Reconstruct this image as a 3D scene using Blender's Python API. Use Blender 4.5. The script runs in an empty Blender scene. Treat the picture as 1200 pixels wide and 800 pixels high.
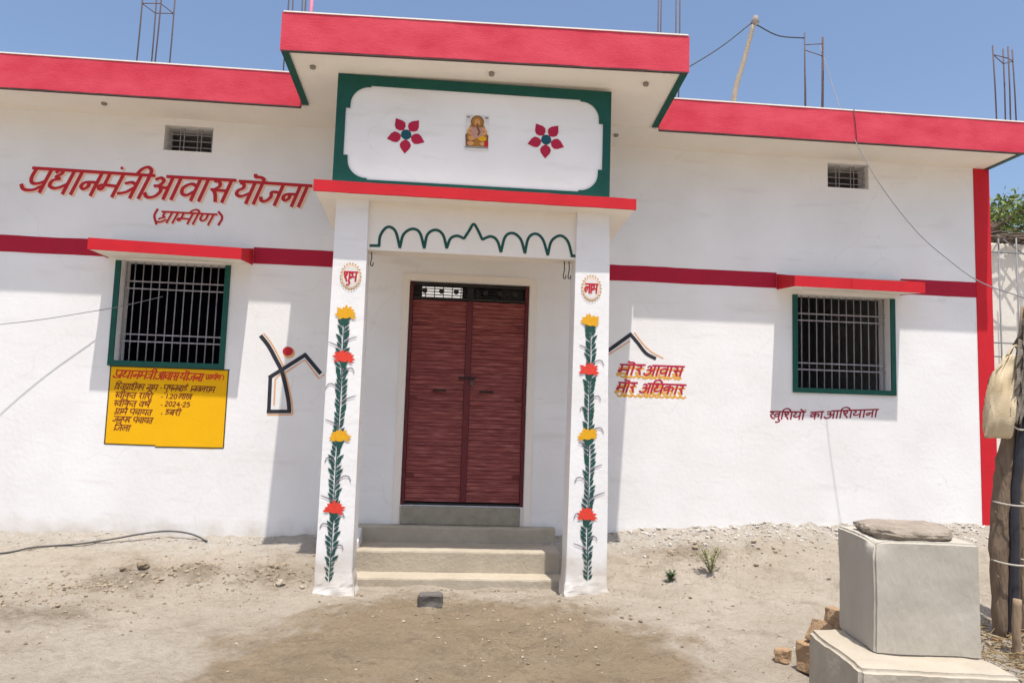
import bpy, bmesh, math, random
import numpy as np
from mathutils import Vector, noise as mnoise

random.seed(7)
R = math.radians
SC = bpy.context.scene
COL = SC.collection

# ------------------------------------------------------------------ camera, sky, sun, exposure
F_PX = 870.0                                    # focal length for a 1200 px wide frame
YAW, PITCH, ROLL = R(4.70), R(5.36), R(1.84)
LIFT = 1.5                                      # the scene is measured from eye height and lifted at the end
CAM_Y = -7.0
cy, sy, cp, sp, cr, sr = (math.cos(YAW), math.sin(YAW), math.cos(PITCH), math.sin(PITCH), math.cos(ROLL), math.sin(ROLL))
FWD = Vector((sy*cp, cy*cp, sp)); r0 = Vector((cy, -sy, 0)); u0 = r0.cross(FWD)
RGT = r0*cr + u0*sr; UP = -r0*sr + u0*cr
cam_data = bpy.data.cameras.new('camera'); cam = bpy.data.objects.new('camera', cam_data); COL.objects.link(cam)
from mathutils import Matrix
cam.matrix_world = Matrix(((RGT.x, UP.x, -FWD.x, 0), (RGT.y, UP.y, -FWD.y, CAM_Y), (RGT.z, UP.z, -FWD.z, 0), (0, 0, 0, 1)))
cam_data.sensor_width = 36; cam_data.lens = 36*F_PX/1200; cam_data.clip_start = 0.05; cam_data.clip_end = 2000
SC.camera = cam

SUN_DIR = Vector((0.05, -0.3165, 1.0)).normalized()
world = bpy.data.worlds.new('World'); SC.world = world; world.use_nodes = True
wn = world.node_tree.nodes; wl = world.node_tree.links
bg = wn['Background']; sky = wn.new('ShaderNodeTexSky'); sky.sky_type = 'NISHITA'; sky.sun_disc = False
sky.sun_elevation = math.asin(SUN_DIR.z); sky.sun_rotation = math.atan2(SUN_DIR.x, SUN_DIR.y)
sky.altitude = 0; sky.air_density = 1.0; sky.dust_density = 3.0; sky.ozone_density = 3.0
wl.new(sky.outputs['Color'], bg.inputs['Color']); bg.inputs['Strength'].default_value = 0.095
sun = bpy.data.lights.new('sun', 'SUN'); sun.energy = 2.7; sun.angle = R(0.5); sun.color = (1.0, 0.95, 0.885)
so = bpy.data.objects.new('sun', sun); COL.objects.link(so); so.rotation_mode = 'QUATERNION'
so.rotation_quaternion = SUN_DIR.to_track_quat('Z', 'Y'); so.location = (0, -5, 12)
SC.view_settings.view_transform = 'Standard'; SC.view_settings.look = 'None'
SC.view_settings.exposure = 1.0; SC.view_settings.gamma = 1.0; SC.view_settings.use_curve_mapping = False
SC.render.engine = 'CYCLES'; SC.cycles.max_bounces = 8; SC.cycles.diffuse_bounces = 6

# ------------------------------------------------------------------ helpers
def on(px, py, Y):
    """point of the plane y = Y seen at a pixel of the surveyed photograph (used to take measurements off flat walls)"""
    d = FWD + RGT*((px-600)/F_PX) - UP*((py-400)/F_PX)
    t = (Y-CAM_Y)/d.y
    return Vector((d.x*t, Y, d.z*t))

def mat(name, col, rough=0.9, col2=None, scale=6.0, amt=0.5, bump=0.0, bscale=30.0, metallic=0.0, stretch=(1, 1, 1), spec=0.3, detail=6):
    m = bpy.data.materials.new(name); m.use_nodes = True
    nt = m.node_tree; b = nt.nodes['Principled BSDF']
    b.inputs['Roughness'].default_value = rough; b.inputs['Metallic'].default_value = metallic
    b.inputs['Specular IOR Level'].default_value = spec
    tc = nt.nodes.new('ShaderNodeTexCoord'); mp = nt.nodes.new('ShaderNodeMapping'); mp.inputs['Scale'].default_value = stretch
    nt.links.new(tc.outputs['Object'], mp.inputs['Vector'])
    if col2 is None: col2 = tuple(c*0.82 for c in col)
    nz = nt.nodes.new('ShaderNodeTexNoise'); nz.inputs['Scale'].default_value = scale; nz.inputs['Detail'].default_value = detail
    nz.inputs['Roughness'].default_value = 0.6
    nt.links.new(mp.outputs['Vector'], nz.inputs['Vector'])
    rp = nt.nodes.new('ShaderNodeValToRGB'); rp.color_ramp.elements[0].position = 0.5-0.25*amt; rp.color_ramp.elements[1].position = 0.5+0.25*amt
    rp.color_ramp.elements[0].color = (*col2, 1); rp.color_ramp.elements[1].color = (*col, 1)
    nt.links.new(nz.outputs['Fac'], rp.inputs['Fac']); nt.links.new(rp.outputs['Color'], b.inputs['Base Color'])
    if bump:
        n2 = nt.nodes.new('ShaderNodeTexNoise'); n2.inputs['Scale'].default_value = bscale; n2.inputs['Detail'].default_value = 5
        nt.links.new(mp.outputs['Vector'], n2.inputs['Vector'])
        bp = nt.nodes.new('ShaderNodeBump'); bp.inputs['Strength'].default_value = bump; bp.inputs['Distance'].default_value = 0.02
        nt.links.new(n2.outputs['Fac'], bp.inputs['Height']); nt.links.new(bp.outputs['Normal'], b.inputs['Normal'])
    return m

M = {}
M['red'] = mat('red_paint', (0.56, 0.012, 0.022), 0.75, (0.46, 0.009, 0.018), 5, 1.2, 0.12, 60)
M['band_red'] = mat('crimson_paint', (0.40, 0.008, 0.034), 0.75, (0.33, 0.007, 0.028), 5, 1.2, 0.12, 60)
M['fascia_red'] = mat('faded_red_paint', (0.45, 0.012, 0.036), 0.85, (0.68, 0.085, 0.12), 3.6, 1.5, 0.15, 60, stretch=(0.8, 1, 1.5), detail=10)
M['green'] = mat('green_paint', (0.005, 0.085, 0.060), 0.6, (0.003, 0.060, 0.048), 9, 1, 0.1, 70)
M['dark_green'] = mat('dark_green_paint', (0.004, 0.075, 0.055), 0.5, (0.003, 0.055, 0.045), 9, 1)
M['soffit'] = mat('soffit_white', (0.82, 0.78, 0.71), 0.95, (0.77, 0.72, 0.65), 3, 1.2, 0.1, 25)
M['porch_white'] = mat('porch_white', (0.78, 0.73, 0.66), 0.95, (0.73, 0.67, 0.59), 3, 1.2, 0.12, 25)
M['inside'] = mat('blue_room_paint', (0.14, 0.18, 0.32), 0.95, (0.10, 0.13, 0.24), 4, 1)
M['concrete'] = mat('concrete', (0.47, 0.415, 0.325), 0.95, (0.33, 0.28, 0.21), 5, 1.5, 0.3, 38)
M['sill'] = mat('raw_sill', (0.34, 0.31, 0.25), 0.95, (0.21, 0.19, 0.14), 10, 1.4, 0.5, 40)
M['steel_white'] = mat('white_steel', (0.36, 0.35, 0.38), 0.65, (0.20, 0.17, 0.17), 20, 1)
M['rebar'] = mat('rebar_steel', (0.10, 0.09, 0.11), 0.7, (0.12, 0.07, 0.05), 30, 1, 0.3, 120, metallic=0.4)
M['pink'] = mat('pink_pipe', (0.62, 0.2, 0.3), 0.6)
M['black'] = mat('black_paint', (0.018, 0.02, 0.028), 0.6, (0.03, 0.03, 0.04), 20, 1)
M['wire'] = mat('grey_wire', (0.22, 0.22, 0.23), 0.6)
M['dark_wire'] = mat('black_cable', (0.02, 0.022, 0.025), 0.5)
M['cable'] = mat('dusty_cable', (0.055, 0.055, 0.058), 0.6, (0.10, 0.095, 0.085), 14, 1)
M['letter_red'] = mat('letter_red', (0.50, 0.016, 0.022), 0.6, (0.40, 0.01, 0.02), 20, 1)
M['letter_crimson'] = mat('letter_crimson', (0.50, 0.02, 0.05), 0.6, (0.36, 0.014, 0.04), 25, 1)
M['letter_dark'] = mat('letter_maroon', (0.24, 0.015, 0.035), 0.6, (0.32, 0.02, 0.045), 25, 1)
M['letter_cream'] = mat('letter_cream', (0.72, 0.42, 0.30), 0.8, (0.78, 0.58, 0.42), 25, 1)
M['letter_yellow'] = mat('letter_yellow', (0.72, 0.36, 0.03), 0.8, (0.62, 0.33, 0.10), 25, 1)
M['orange_line'] = mat('orange_line', (0.66, 0.30, 0.14), 0.8, (0.7, 0.42, 0.2), 25, 1)
M['board_black'] = mat('board_black', (0.20, 0.038, 0.012), 0.8)
M['board_edge'] = mat('board_edge', (0.10, 0.075, 0.02), 0.8, (0.05, 0.04, 0.015), 12, 1)
M['board_red'] = mat('board_red', (0.58, 0.04, 0.01), 0.7)
M['board_yellow'] = mat('board_yellow', (0.80, 0.43, 0.001), 0.9, (0.74, 0.385, 0.001), 5, 1.2, 0.1, 60)
M['petal_red'] = mat('petal_crimson', (0.42, 0.008, 0.045), 0.6)
M['teal'] = mat('teal_paint', (0.004, 0.075, 0.10), 0.6)
M['vine'] = mat('vine_green', (0.006, 0.085, 0.055), 0.6, (0.02, 0.045, 0.05), 18, 1.3)
M['curl'] = mat('curl_grey', (0.10, 0.085, 0.11), 0.7, (0.32, 0.28, 0.33), 14, 1.2)
M['flower_yellow'] = mat('flower_yellow', (0.72, 0.40, 0.012), 0.7, (0.66, 0.30, 0.01), 40, 1)
M['flower_red'] = mat('flower_red', (0.72, 0.06, 0.03), 0.7, (0.62, 0.04, 0.03), 40, 1)
M['ochre'] = mat('ochre', (0.50, 0.28, 0.06), 0.8)
M['pale_ochre'] = mat('pale_ochre', (0.76, 0.55, 0.38), 0.8)
M['paper'] = mat('print_paper', (0.74, 0.71, 0.68), 0.8)
M['gold'] = mat('print_gold', (0.42, 0.20, 0.035), 0.7, (0.30, 0.12, 0.02), 60, 1)
M['print_brown'] = mat('print_brown', (0.22, 0.09, 0.04), 0.7)
M['print_pink'] = mat('print_pink', (0.50, 0.27, 0.22), 0.7)
M['print_orange'] = mat('print_orange', (0.68, 0.33, 0.12), 0.7)
M['transom_dark'] = mat('transom_iron', (0.02, 0.016, 0.015), 0.6)
M['stone'] = mat('stone', (0.44, 0.38, 0.295), 0.95, (0.30, 0.255, 0.19), 14, 1.2, 0.5, 40)
M['stone_dark'] = mat('dark_stone', (0.17, 0.15, 0.13), 0.9, (0.085, 0.078, 0.07), 12, 1.2, 0.4, 40)
M['rubble'] = mat('rubble_grey', (0.60, 0.57, 0.52), 0.95, (0.34, 0.31, 0.27), 9, 1.6, 0.4, 50)
M['clod'] = mat('earth_clod', (0.27, 0.215, 0.15), 0.98, (0.17, 0.13, 0.09), 16, 1.3, 0.7, 50)
M['clod_pale'] = mat('pale_clod', (0.38, 0.31, 0.225), 0.98, (0.25, 0.20, 0.14), 16, 1.3, 0.7, 50)
M['slab'] = mat('rough_slab', (0.38, 0.325, 0.26), 0.95, (0.19, 0.155, 0.12), 12, 1.3, 0.7, 40)
M['brick'] = mat('brick', (0.42, 0.30, 0.18), 0.95, (0.27, 0.16, 0.085), 14, 1.2, 0.5, 60)
M['block'] = mat('cement_plaster', (0.50, 0.465, 0.395), 0.9, (0.37, 0.335, 0.275), 4.5, 1.6, 0.25, 34, stretch=(1, 1, 0.45), detail=9)
M['ledge'] = mat('ledge_plaster', (0.47, 0.42, 0.34), 0.9, (0.33, 0.285, 0.215), 5, 1.5, 0.3, 30, detail=9)
M['log'] = mat('weathered_log', (0.27, 0.195, 0.13), 0.95, (0.085, 0.06, 0.045), 9, 1.3, 0.7, 22, stretch=(3, 3, 0.45))
M['log_pale'] = mat('pale_log', (0.40, 0.30, 0.20), 0.95, (0.20, 0.135, 0.085), 9, 1.3, 0.6, 22, stretch=(3, 3, 0.45))
M['pole'] = mat('pale_pole', (0.40, 0.34, 0.27), 0.9, (0.24, 0.19, 0.14), 12, 1.2, 0.4, 30, stretch=(2, 2, 0.5))
M['plastic'] = mat('black_plastic', (0.016, 0.016, 0.022), 0.28, (0.03, 0.03, 0.04), 12, 1, 0.3, 14, spec=0.5)
M['bag'] = mat('cloth_bag', (0.62, 0.55, 0.41), 0.95, (0.50, 0.37, 0.20), 4, 1.1, 0.35, 120)
M['bundle'] = mat('dry_bundle', (0.26, 0.22, 0.17), 0.95, (0.08, 0.068, 0.06), 12, 1.3, 0.6, 30)
M['rope'] = mat('rope', (0.46, 0.42, 0.36), 0.9)
M['straw'] = mat('straw', (0.34, 0.25, 0.13), 0.95, (0.20, 0.14, 0.07), 6, 1.3)
M['thatch'] = mat('old_thatch', (0.15, 0.11, 0.075), 0.95, (0.06, 0.045, 0.035), 6, 1.4)
M['lime'] = mat('limewash', (0.72, 0.68, 0.61), 0.95, (0.62, 0.57, 0.49), 3, 1.2, 0.2, 20)
M['leaf'] = mat('leaf_green', (0.15, 0.24, 0.06), 0.7, (0.09, 0.155, 0.035), 1.2, 1.2)
M['leaf_pale'] = mat('leaf_yellow_green', (0.20, 0.25, 0.07), 0.7, (0.13, 0.175, 0.045), 1.5, 1.2)
M['weed_green'] = mat('weed_green', (0.06, 0.13, 0.03), 0.7, (0.04, 0.09, 0.02), 20, 1.2)
M['weed_dry'] = mat('weed_dry', (0.22, 0.22, 0.07), 0.8, (0.13, 0.14, 0.05), 20, 1.2)
M['bark'] = mat('bark', (0.12, 0.085, 0.06), 0.95, None, 8, 1, 0.5, 20)
M['box_grey'] = mat('box_grey', (0.28, 0.25, 0.22), 0.8)
M['drip'] = mat('dark_drip_edge', (0.07, 0.03, 0.03), 0.8, (0.05, 0.05, 0.04), 8, 1)

def wall_material():
    """whitewashed plaster: brushy patches, a few hairline cracks, soil splashed on the lowest hand's breadth"""
    m = bpy.data.materials.new('whitewash'); m.use_nodes = True
    nt = m.node_tree; N = nt.nodes; L = nt.links; b = N['Principled BSDF']
    b.inputs['Roughness'].default_value = 0.92; b.inputs['Specular IOR Level'].default_value = 0.2
    geo = N.new('ShaderNodeNewGeometry'); sep = N.new('ShaderNodeSeparateXYZ'); L.new(geo.outputs['Position'], sep.inputs['Vector'])
    n1 = N.new('ShaderNodeTexNoise'); n1.inputs['Scale'].default_value = 1.7; n1.inputs['Detail'].default_value = 8; L.new(geo.outputs['Position'], n1.inputs['Vector'])
    rp = N.new('ShaderNodeValToRGB'); rp.color_ramp.elements[0].position = 0.3; rp.color_ramp.elements[1].position = 0.7
    rp.color_ramp.elements[0].color = (0.725, 0.708, 0.69, 1); rp.color_ramp.elements[1].color = (0.795, 0.785, 0.772, 1)
    L.new(n1.outputs['Fac'], rp.inputs['Fac'])
    # soil splash
    n2 = N.new('ShaderNodeTexNoise'); n2.inputs['Scale'].default_value = 5; n2.inputs['Detail'].default_value = 8; L.new(geo.outputs['Position'], n2.inputs['Vector'])
    mr = N.new('ShaderNodeMapRange'); mr.inputs[1].default_value = 0.62; mr.inputs[2].default_value = 0.24; mr.inputs[3].default_value = 0; mr.inputs[4].default_value = 1
    L.new(sep.outputs['Z'], mr.inputs[0])
    mu = N.new('ShaderNodeMath'); mu.operation = 'MULTIPLY'; L.new(mr.outputs[0], mu.inputs[0]); L.new(n2.outputs['Fac'], mu.inputs[1])
    r2 = N.new('ShaderNodeValToRGB'); r2.color_ramp.elements[0].position = 0.20; r2.color_ramp.elements[1].position = 0.52
    r2.color_ramp.elements[1].color = (0.7, 0.7, 0.7, 1)
    L.new(mu.outputs[0], r2.inputs['Fac'])
    mx = N.new('ShaderNodeMix'); mx.data_type = 'RGBA'; L.new(r2.outputs['Color'], mx.inputs[0]); L.new(rp.outputs['Color'], mx.inputs[6]); mx.inputs[7].default_value = (0.50, 0.44, 0.36, 1)
    # streaks
    mp = N.new('ShaderNodeMapping'); mp.inputs['Scale'].default_value = (0.7, 0.7, 4.5); L.new(geo.outputs['Position'], mp.inputs['Vector'])
    n3 = N.new('ShaderNodeTexNoise'); n3.inputs['Scale'].default_value = 2.2; n3.inputs['Detail'].default_value = 7; L.new(mp.outputs['Vector'], n3.inputs['Vector'])
    r3 = N.new('ShaderNodeValToRGB'); r3.color_ramp.elements[0].position = 0.58; r3.color_ramp.elements[1].position = 0.76
    r3.color_ramp.elements[1].color = (0.6, 0.6, 0.6, 1)
    L.new(n3.outputs['Fac'], r3.inputs['Fac'])
    m2 = N.new('ShaderNodeMix'); m2.data_type = 'RGBA'; L.new(r3.outputs['Color'], m2.inputs[0]); L.new(mx.outputs[2], m2.inputs[6]); m2.inputs[7].default_value = (0.64, 0.615, 0.585, 1)
    vo = N.new('ShaderNodeTexVoronoi'); vo.feature = 'DISTANCE_TO_EDGE'; vo.inputs['Scale'].default_value = 0.55
    dn = N.new('ShaderNodeTexNoise'); dn.inputs['Scale'].default_value = 2.5; dn.inputs['Detail'].default_value = 8; L.new(geo.outputs['Position'], dn.inputs['Vector'])
    vm = N.new('ShaderNodeVectorMath'); vm.operation = 'MULTIPLY_ADD'; L.new(dn.outputs['Color'], vm.inputs[0]); vm.inputs[1].default_value = (0.5, 0.5, 0.5); L.new(geo.outputs['Position'], vm.inputs[2])
    L.new(vm.outputs[0], vo.inputs['Vector'])
    cr_ = N.new('ShaderNodeMapRange'); cr_.inputs[1].default_value = 0.0; cr_.inputs[2].default_value = 0.0035; cr_.inputs[3].default_value = 0.30; cr_.inputs[4].default_value = 0.0; L.new(vo.outputs['Distance'], cr_.inputs[0])
    cm = N.new('ShaderNodeMath'); cm.operation = 'MULTIPLY'; L.new(cr_.outputs[0], cm.inputs[0]); L.new(r2.outputs['Color'], cm.inputs[1]) if False else L.new(n1.outputs['Fac'], cm.inputs[1])
    m3 = N.new('ShaderNodeMix'); m3.data_type = 'RGBA'; L.new(cm.outputs[0], m3.inputs[0]); L.new(m2.outputs[2], m3.inputs[6]); m3.inputs[7].default_value = (0.42, 0.39, 0.36, 1)
    L.new(m3.outputs[2], b.inputs['Base Color'])
    n4 = N.new('ShaderNodeTexNoise'); n4.inputs['Scale'].default_value = 26; n4.inputs['Detail'].default_value = 6; L.new(geo.outputs['Position'], n4.inputs['Vector'])
    n5 = N.new('ShaderNodeTexNoise'); n5.inputs['Scale'].default_value = 4.5; n5.inputs['Detail'].default_value = 4; L.new(geo.outputs['Position'], n5.inputs['Vector'])
    ad = N.new('ShaderNodeMath'); ad.operation = 'MULTIPLY_ADD'; L.new(n5.outputs['Fac'], ad.inputs[0]); ad.inputs[1].default_value = 1.6; L.new(n4.outputs['Fac'], ad.inputs[2])
    bp = N.new('ShaderNodeBump'); bp.inputs['Strength'].default_value = 0.10; bp.inputs['Distance'].default_value = 0.02
    L.new(ad.outputs[0], bp.inputs['Height']); L.new(bp.outputs['Normal'], b.inputs['Normal'])
    return m
M['white'] = wall_material()

def ground_material():
    m = bpy.data.materials.new('bare_earth'); m.use_nodes = True
    nt = m.node_tree; N = nt.nodes; L = nt.links; b = N['Principled BSDF']
    b.inputs['Roughness'].default_value = 0.98; b.inputs['Specular IOR Level'].default_value = 0.1
    geo = N.new('ShaderNodeNewGeometry')
    def nz(scale, detail=6, rough=0.6, vec=None):
        n = N.new('ShaderNodeTexNoise'); n.inputs['Scale'].default_value = scale; n.inputs['Detail'].default_value = detail; n.inputs['Roughness'].default_value = rough
        L.new(vec or geo.outputs['Position'], n.inputs['Vector']); return n.outputs['Fac']
    def ramp(fac, p0, p1, c0, c1):
        r = N.new('ShaderNodeValToRGB'); r.color_ramp.elements[0].position = p0; r.color_ramp.elements[1].position = p1
        r.color_ramp.elements[0].color = (*c0, 1); r.color_ramp.elements[1].color = (*c1, 1); L.new(fac, r.inputs['Fac']); return r.outputs['Color']
    def mix(f, a, c):
        x = N.new('ShaderNodeMix'); x.data_type = 'RGBA'; L.new(f, x.inputs[0]); L.new(a, x.inputs[6])
        if isinstance(c, tuple): x.inputs[7].default_value = (*c, 1)
        else: L.new(c, x.inputs[7])
        return x.outputs[2]
    def math_(op, a, c):
        x = N.new('ShaderNodeMath'); x.operation = op
        for i, v in enumerate((a, c)):
            if isinstance(v, (int, float)): x.inputs[i].default_value = v
            else: L.new(v, x.inputs[i])
        return x.outputs[0]
    sep = N.new('ShaderNodeSeparateXYZ'); L.new(geo.outputs['Position'], sep.inputs[0])
    base = ramp(nz(1.3, 8), 0.32, 0.68, (0.454, 0.388, 0.303), (0.576, 0.507, 0.415))
    base = mix(ramp(nz(14, 8, 0.7), 0.52, 0.72, (0, 0, 0), (0.6, 0.6, 0.6)), base, (0.332, 0.275, 0.212))
    base = mix(ramp(nz(45, 5, 0.7), 0.60, 0.70, (0, 0, 0), (0.7, 0.7, 0.7)), base, (0.621, 0.561, 0.486))
    base = mix(ramp(nz(38, 5, 0.7), 0.62, 0.72, (0, 0, 0), (0.6, 0.6, 0.6)), base, (0.235, 0.193, 0.144))
    base = mix(ramp(nz(3.4, 9, 0.68), 0.52, 0.68, (0, 0, 0), (0.75, 0.75, 0.75)), base, (0.345, 0.286, 0.215))
    base = mix(ramp(nz(5.5, 9, 0.7), 0.55, 0.70, (0, 0, 0), (0.6, 0.6, 0.6)), base, (0.610, 0.549, 0.464))
    base = mix(ramp(nz(95, 4, 0.7), 0.56, 0.66, (0, 0, 0), (0.5, 0.5, 0.5)), base, (0.290, 0.239, 0.182))
    # clods and hollows near the wall, darkened in colour in place of relief shading
    dk = None
    for cx, cy_, rx, ry in ((-2.45, -0.95, 0.42, 0.34), (-1.95, -0.80, 0.30, 0.20), (-1.35, -0.85, 0.36, 0.28), (2.2, -0.45, 0.6, 0.22), (-2.9, -1.7, 0.7, 0.3)):
        ex = math_('DIVIDE', math_('ADD', sep.outputs['X'], -cx), rx); ey = math_('DIVIDE', math_('ADD', sep.outputs['Y'], -cy_), ry)
        q = math_('ADD', math_('SQRT', math_('ADD', math_('MULTIPLY', ex, ex), math_('MULTIPLY', ey, ey)), 0), math_('MULTIPLY', math_('ADD', nz(6, 8, 0.7), -0.5), 2.2))
        dk = q if dk is None else math_('MINIMUM', dk, q)
    base = mix(math_('MULTIPLY', ramp(dk, 0.35, 1.15, (0.8, 0.8, 0.8), (0, 0, 0)), ramp(nz(22, 7, 0.7), 0.36, 0.60, (0.35, 0.35, 0.35), (1, 1, 1))), base, (0.225, 0.180, 0.125))
    # a spread of darker, freshly tipped soil in front of the steps
    dx = math_('DIVIDE', math_('ADD', sep.outputs['X'], -0.12), 1.62)
    dy = math_('DIVIDE', math_('ADD', sep.outputs['Y'], 2.75), 1.72)
    d = math_('SQRT', math_('ADD', math_('MULTIPLY', dx, dx), math_('MULTIPLY', dy, dy)), 0)
    d = math_('ADD', d, math_('ADD', math_('MULTIPLY', math_('ADD', nz(2.2, 9, 0.65), -0.5), 0.8), math_('MULTIPLY', math_('ADD', nz(9, 8, 0.7), -0.5), 0.35)))
    mask = ramp(d, 0.80, 1.0, (0.92, 0.92, 0.92), (0, 0, 0))
    soil = ramp(nz(3.2, 8), 0.3, 0.7, (0.275, 0.209, 0.131), (0.373, 0.288, 0.187))
    soil = mix(ramp(nz(30, 6, 0.7), 0.55, 0.68, (0, 0, 0), (0.6, 0.6, 0.6)), soil, (0.184, 0.136, 0.088))
    soil = mix(ramp(nz(52, 4, 0.7), 0.63, 0.70, (0, 0, 0), (0.8, 0.8, 0.8)), soil, (0.436, 0.347, 0.250))
    soil = mix(ramp(nz(6.5, 9, 0.7), 0.50, 0.66, (0, 0, 0), (0.65, 0.65, 0.65)), soil, (0.175, 0.132, 0.088))
    soil = mix(ramp(nz(4.2, 9, 0.7), 0.55, 0.70, (0, 0, 0), (0.6, 0.6, 0.6)), soil, (0.39, 0.315, 0.225))
    col = mix(mask, base, soil)
    # pale lime and plaster crumbs dropped along the foot of the wall
    foot = math_('ADD', sep.outputs['Y'], math_('MULTIPLY', math_('ADD', nz(4, 7), -0.5), 0.5))
    fm = ramp(foot, 0.0, 1.0, (0, 0, 0), (0, 0, 0))
    mr = N.new('ShaderNodeMapRange'); mr.inputs[1].default_value = -0.42; mr.inputs[2].default_value = -0.12; mr.inputs[3].default_value = 0; mr.inputs[4].default_value = 0.85
    L.new(foot, mr.inputs[0])
    f2 = math_('MULTIPLY', mr.outputs[0], ramp(nz(16, 6, 0.7), 0.42, 0.62, (0.15, 0.15, 0.15), (1, 1, 1)))
    col = mix(f2, col, (0.572, 0.538, 0.487))
    L.new(col, b.inputs['Base Color'])
    h = math_('ADD', math_('MULTIPLY', nz(9, 8, 0.65), 1.4), math_('MULTIPLY', nz(60, 5, 0.7), 0.6))
    bp = N.new('ShaderNodeBump'); bp.inputs['Strength'].default_value = 1.0; bp.inputs['Distance'].default_value = 0.06
    L.new(h, bp.inputs['Height']); L.new(bp.outputs['Normal'], b.inputs['Normal'])
    return m
M['ground'] = ground_material()

def plank_material():
    m = bpy.data.materials.new('maroon_planks'); m.use_nodes = True
    nt = m.node_tree; N = nt.nodes; L = nt.links; b = N['Principled BSDF']
    b.inputs['Roughness'].default_value = 0.5; b.inputs['Specular IOR Level'].default_value = 0.35
    geo = N.new('ShaderNodeNewGeometry'); mp = N.new('ShaderNodeMapping'); mp.inputs['Scale'].default_value = (2.2, 1, 30); L.new(geo.outputs['Position'], mp.inputs['Vector'])
    n = N.new('ShaderNodeTexNoise'); n.inputs['Scale'].default_value = 2.6; n.inputs['Detail'].default_value = 9; n.inputs['Roughness'].default_value = 0.65; L.new(mp.outputs['Vector'], n.inputs['Vector'])
    r = N.new('ShaderNodeValToRGB'); e = r.color_ramp.elements; e[0].position = 0.28; e[1].position = 0.76
    e[0].color = (0.10, 0.016, 0.014, 1); e[1].color = (0.44, 0.17, 0.135, 1)
    k = r.color_ramp.elements.new(0.5); k.color = (0.23, 0.044, 0.038, 1)
    L.new(n.outputs['Fac'], r.inputs['Fac']); L.new(r.outputs['Color'], b.inputs['Base Color'])
    bp = N.new('ShaderNodeBump'); bp.inputs['Strength'].default_value = 0.5; bp.inputs['Distance'].default_value = 0.02
    L.new(n.outputs['Fac'], bp.inputs['Height']); L.new(bp.outputs['Normal'], b.inputs['Normal'])
    return m
M['plank'] = plank_material()
M['door_rail'] = mat('maroon_rail', (0.14, 0.017, 0.021), 0.5, (0.09, 0.011, 0.015), 14, 1, 0.2, 40)

TOPS = []
def thing(name, label, cat, loc, group=None, kind=None):
    o = bpy.data.objects.new(name, None); COL.objects.link(o); o.location = loc
    o.empty_display_size = 0.1
    if label: o['label'] = label
    if cat: o['category'] = cat
    if group: o['group'] = group
    if kind: o['kind'] = kind
    TOPS.append(o); return o

def origin_of(o):
    v = Vector((0, 0, 0))
    while o: v += o.location; o = o.parent
    return v

def link(name, bm, mats, parent=None, base=None, smooth=False, label=None, cat=None, group=None, kind=None):
    """bmesh in surveyed coordinates -> one mesh object, under parent or standing at base"""
    if parent is not None: off = origin_of(parent); loc = Vector((0, 0, 0))
    else: off = Vector(base if base is not None else (0, 0, 0)); loc = off
    bmesh.ops.translate(bm, verts=bm.verts, vec=-off)
    me = bpy.data.meshes.new(name); bm.to_mesh(me); bm.free()
    for m in (mats if isinstance(mats, (list, tuple)) else [mats]): me.materials.append(M[m])
    if smooth:
        for p in me.polygons: p.use_smooth = True
    o = bpy.data.objects.new(name, me); COL.objects.link(o); o.location = loc
    if parent is not None: o.parent = parent
    else: TOPS.append(o)
    if label: o['label'] = label
    if cat: o['category'] = cat
    if group: o['group'] = group
    if kind: o['kind'] = kind
    return o

def add_hexa(bm, c, mi=0, bevel=0.0):
    """c: 8 corners, bottom ring (4, counter-clockwise from above) then top ring"""
    vs = [bm.verts.new(p) for p in c]
    fs = [bm.faces.new([vs[i] for i in q]) for q in ((3, 2, 1, 0), (4, 5, 6, 7), (0, 1, 5, 4), (1, 2, 6, 5), (2, 3, 7, 6), (3, 0, 4, 7))]
    for f in fs: f.material_index = mi
    if bevel:
        es = list({e for f in fs for e in f.edges})
        bmesh.ops.bevel(bm, geom=es, offset=bevel, segments=2, affect='EDGES', profile=0.5)
    return fs

def add_box(bm, x0, x1, y0, y1, z0, z1, mi=0, bevel=0.0):
    return add_hexa(bm, [(x0, y0, z0), (x1, y0, z0), (x1, y1, z0), (x0, y1, z0), (x0, y0, z1), (x1, y0, z1), (x1, y1, z1), (x0, y1, z1)], mi, bevel)

def box(name, dims, m, parent=None, bevel=0.0, **k):
    bm = bmesh.new(); add_box(bm, *dims, bevel=bevel); return link(name, bm, m, parent, **k)

def spline(pts, n=6):
    pts = [Vector(p) for p in pts]
    if len(pts) < 3: return pts
    out = []
    for i in range(len(pts)-1):
        p0 = pts[i-1] if i else pts[0]*2-pts[1]; p1 = pts[i]; p2 = pts[i+1]
        p3 = pts[i+2] if i+2 < len(pts) else pts[-1]*2-pts[-2]
        for k in range(n):
            t = k/n
            out.append(0.5*((2*p1)+(p2-p0)*t+(2*p0-5*p1+4*p2-p3)*t*t+(3*p1-p0-3*p2+p3)*t**3))
    out.append(pts[-1]); return out

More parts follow.
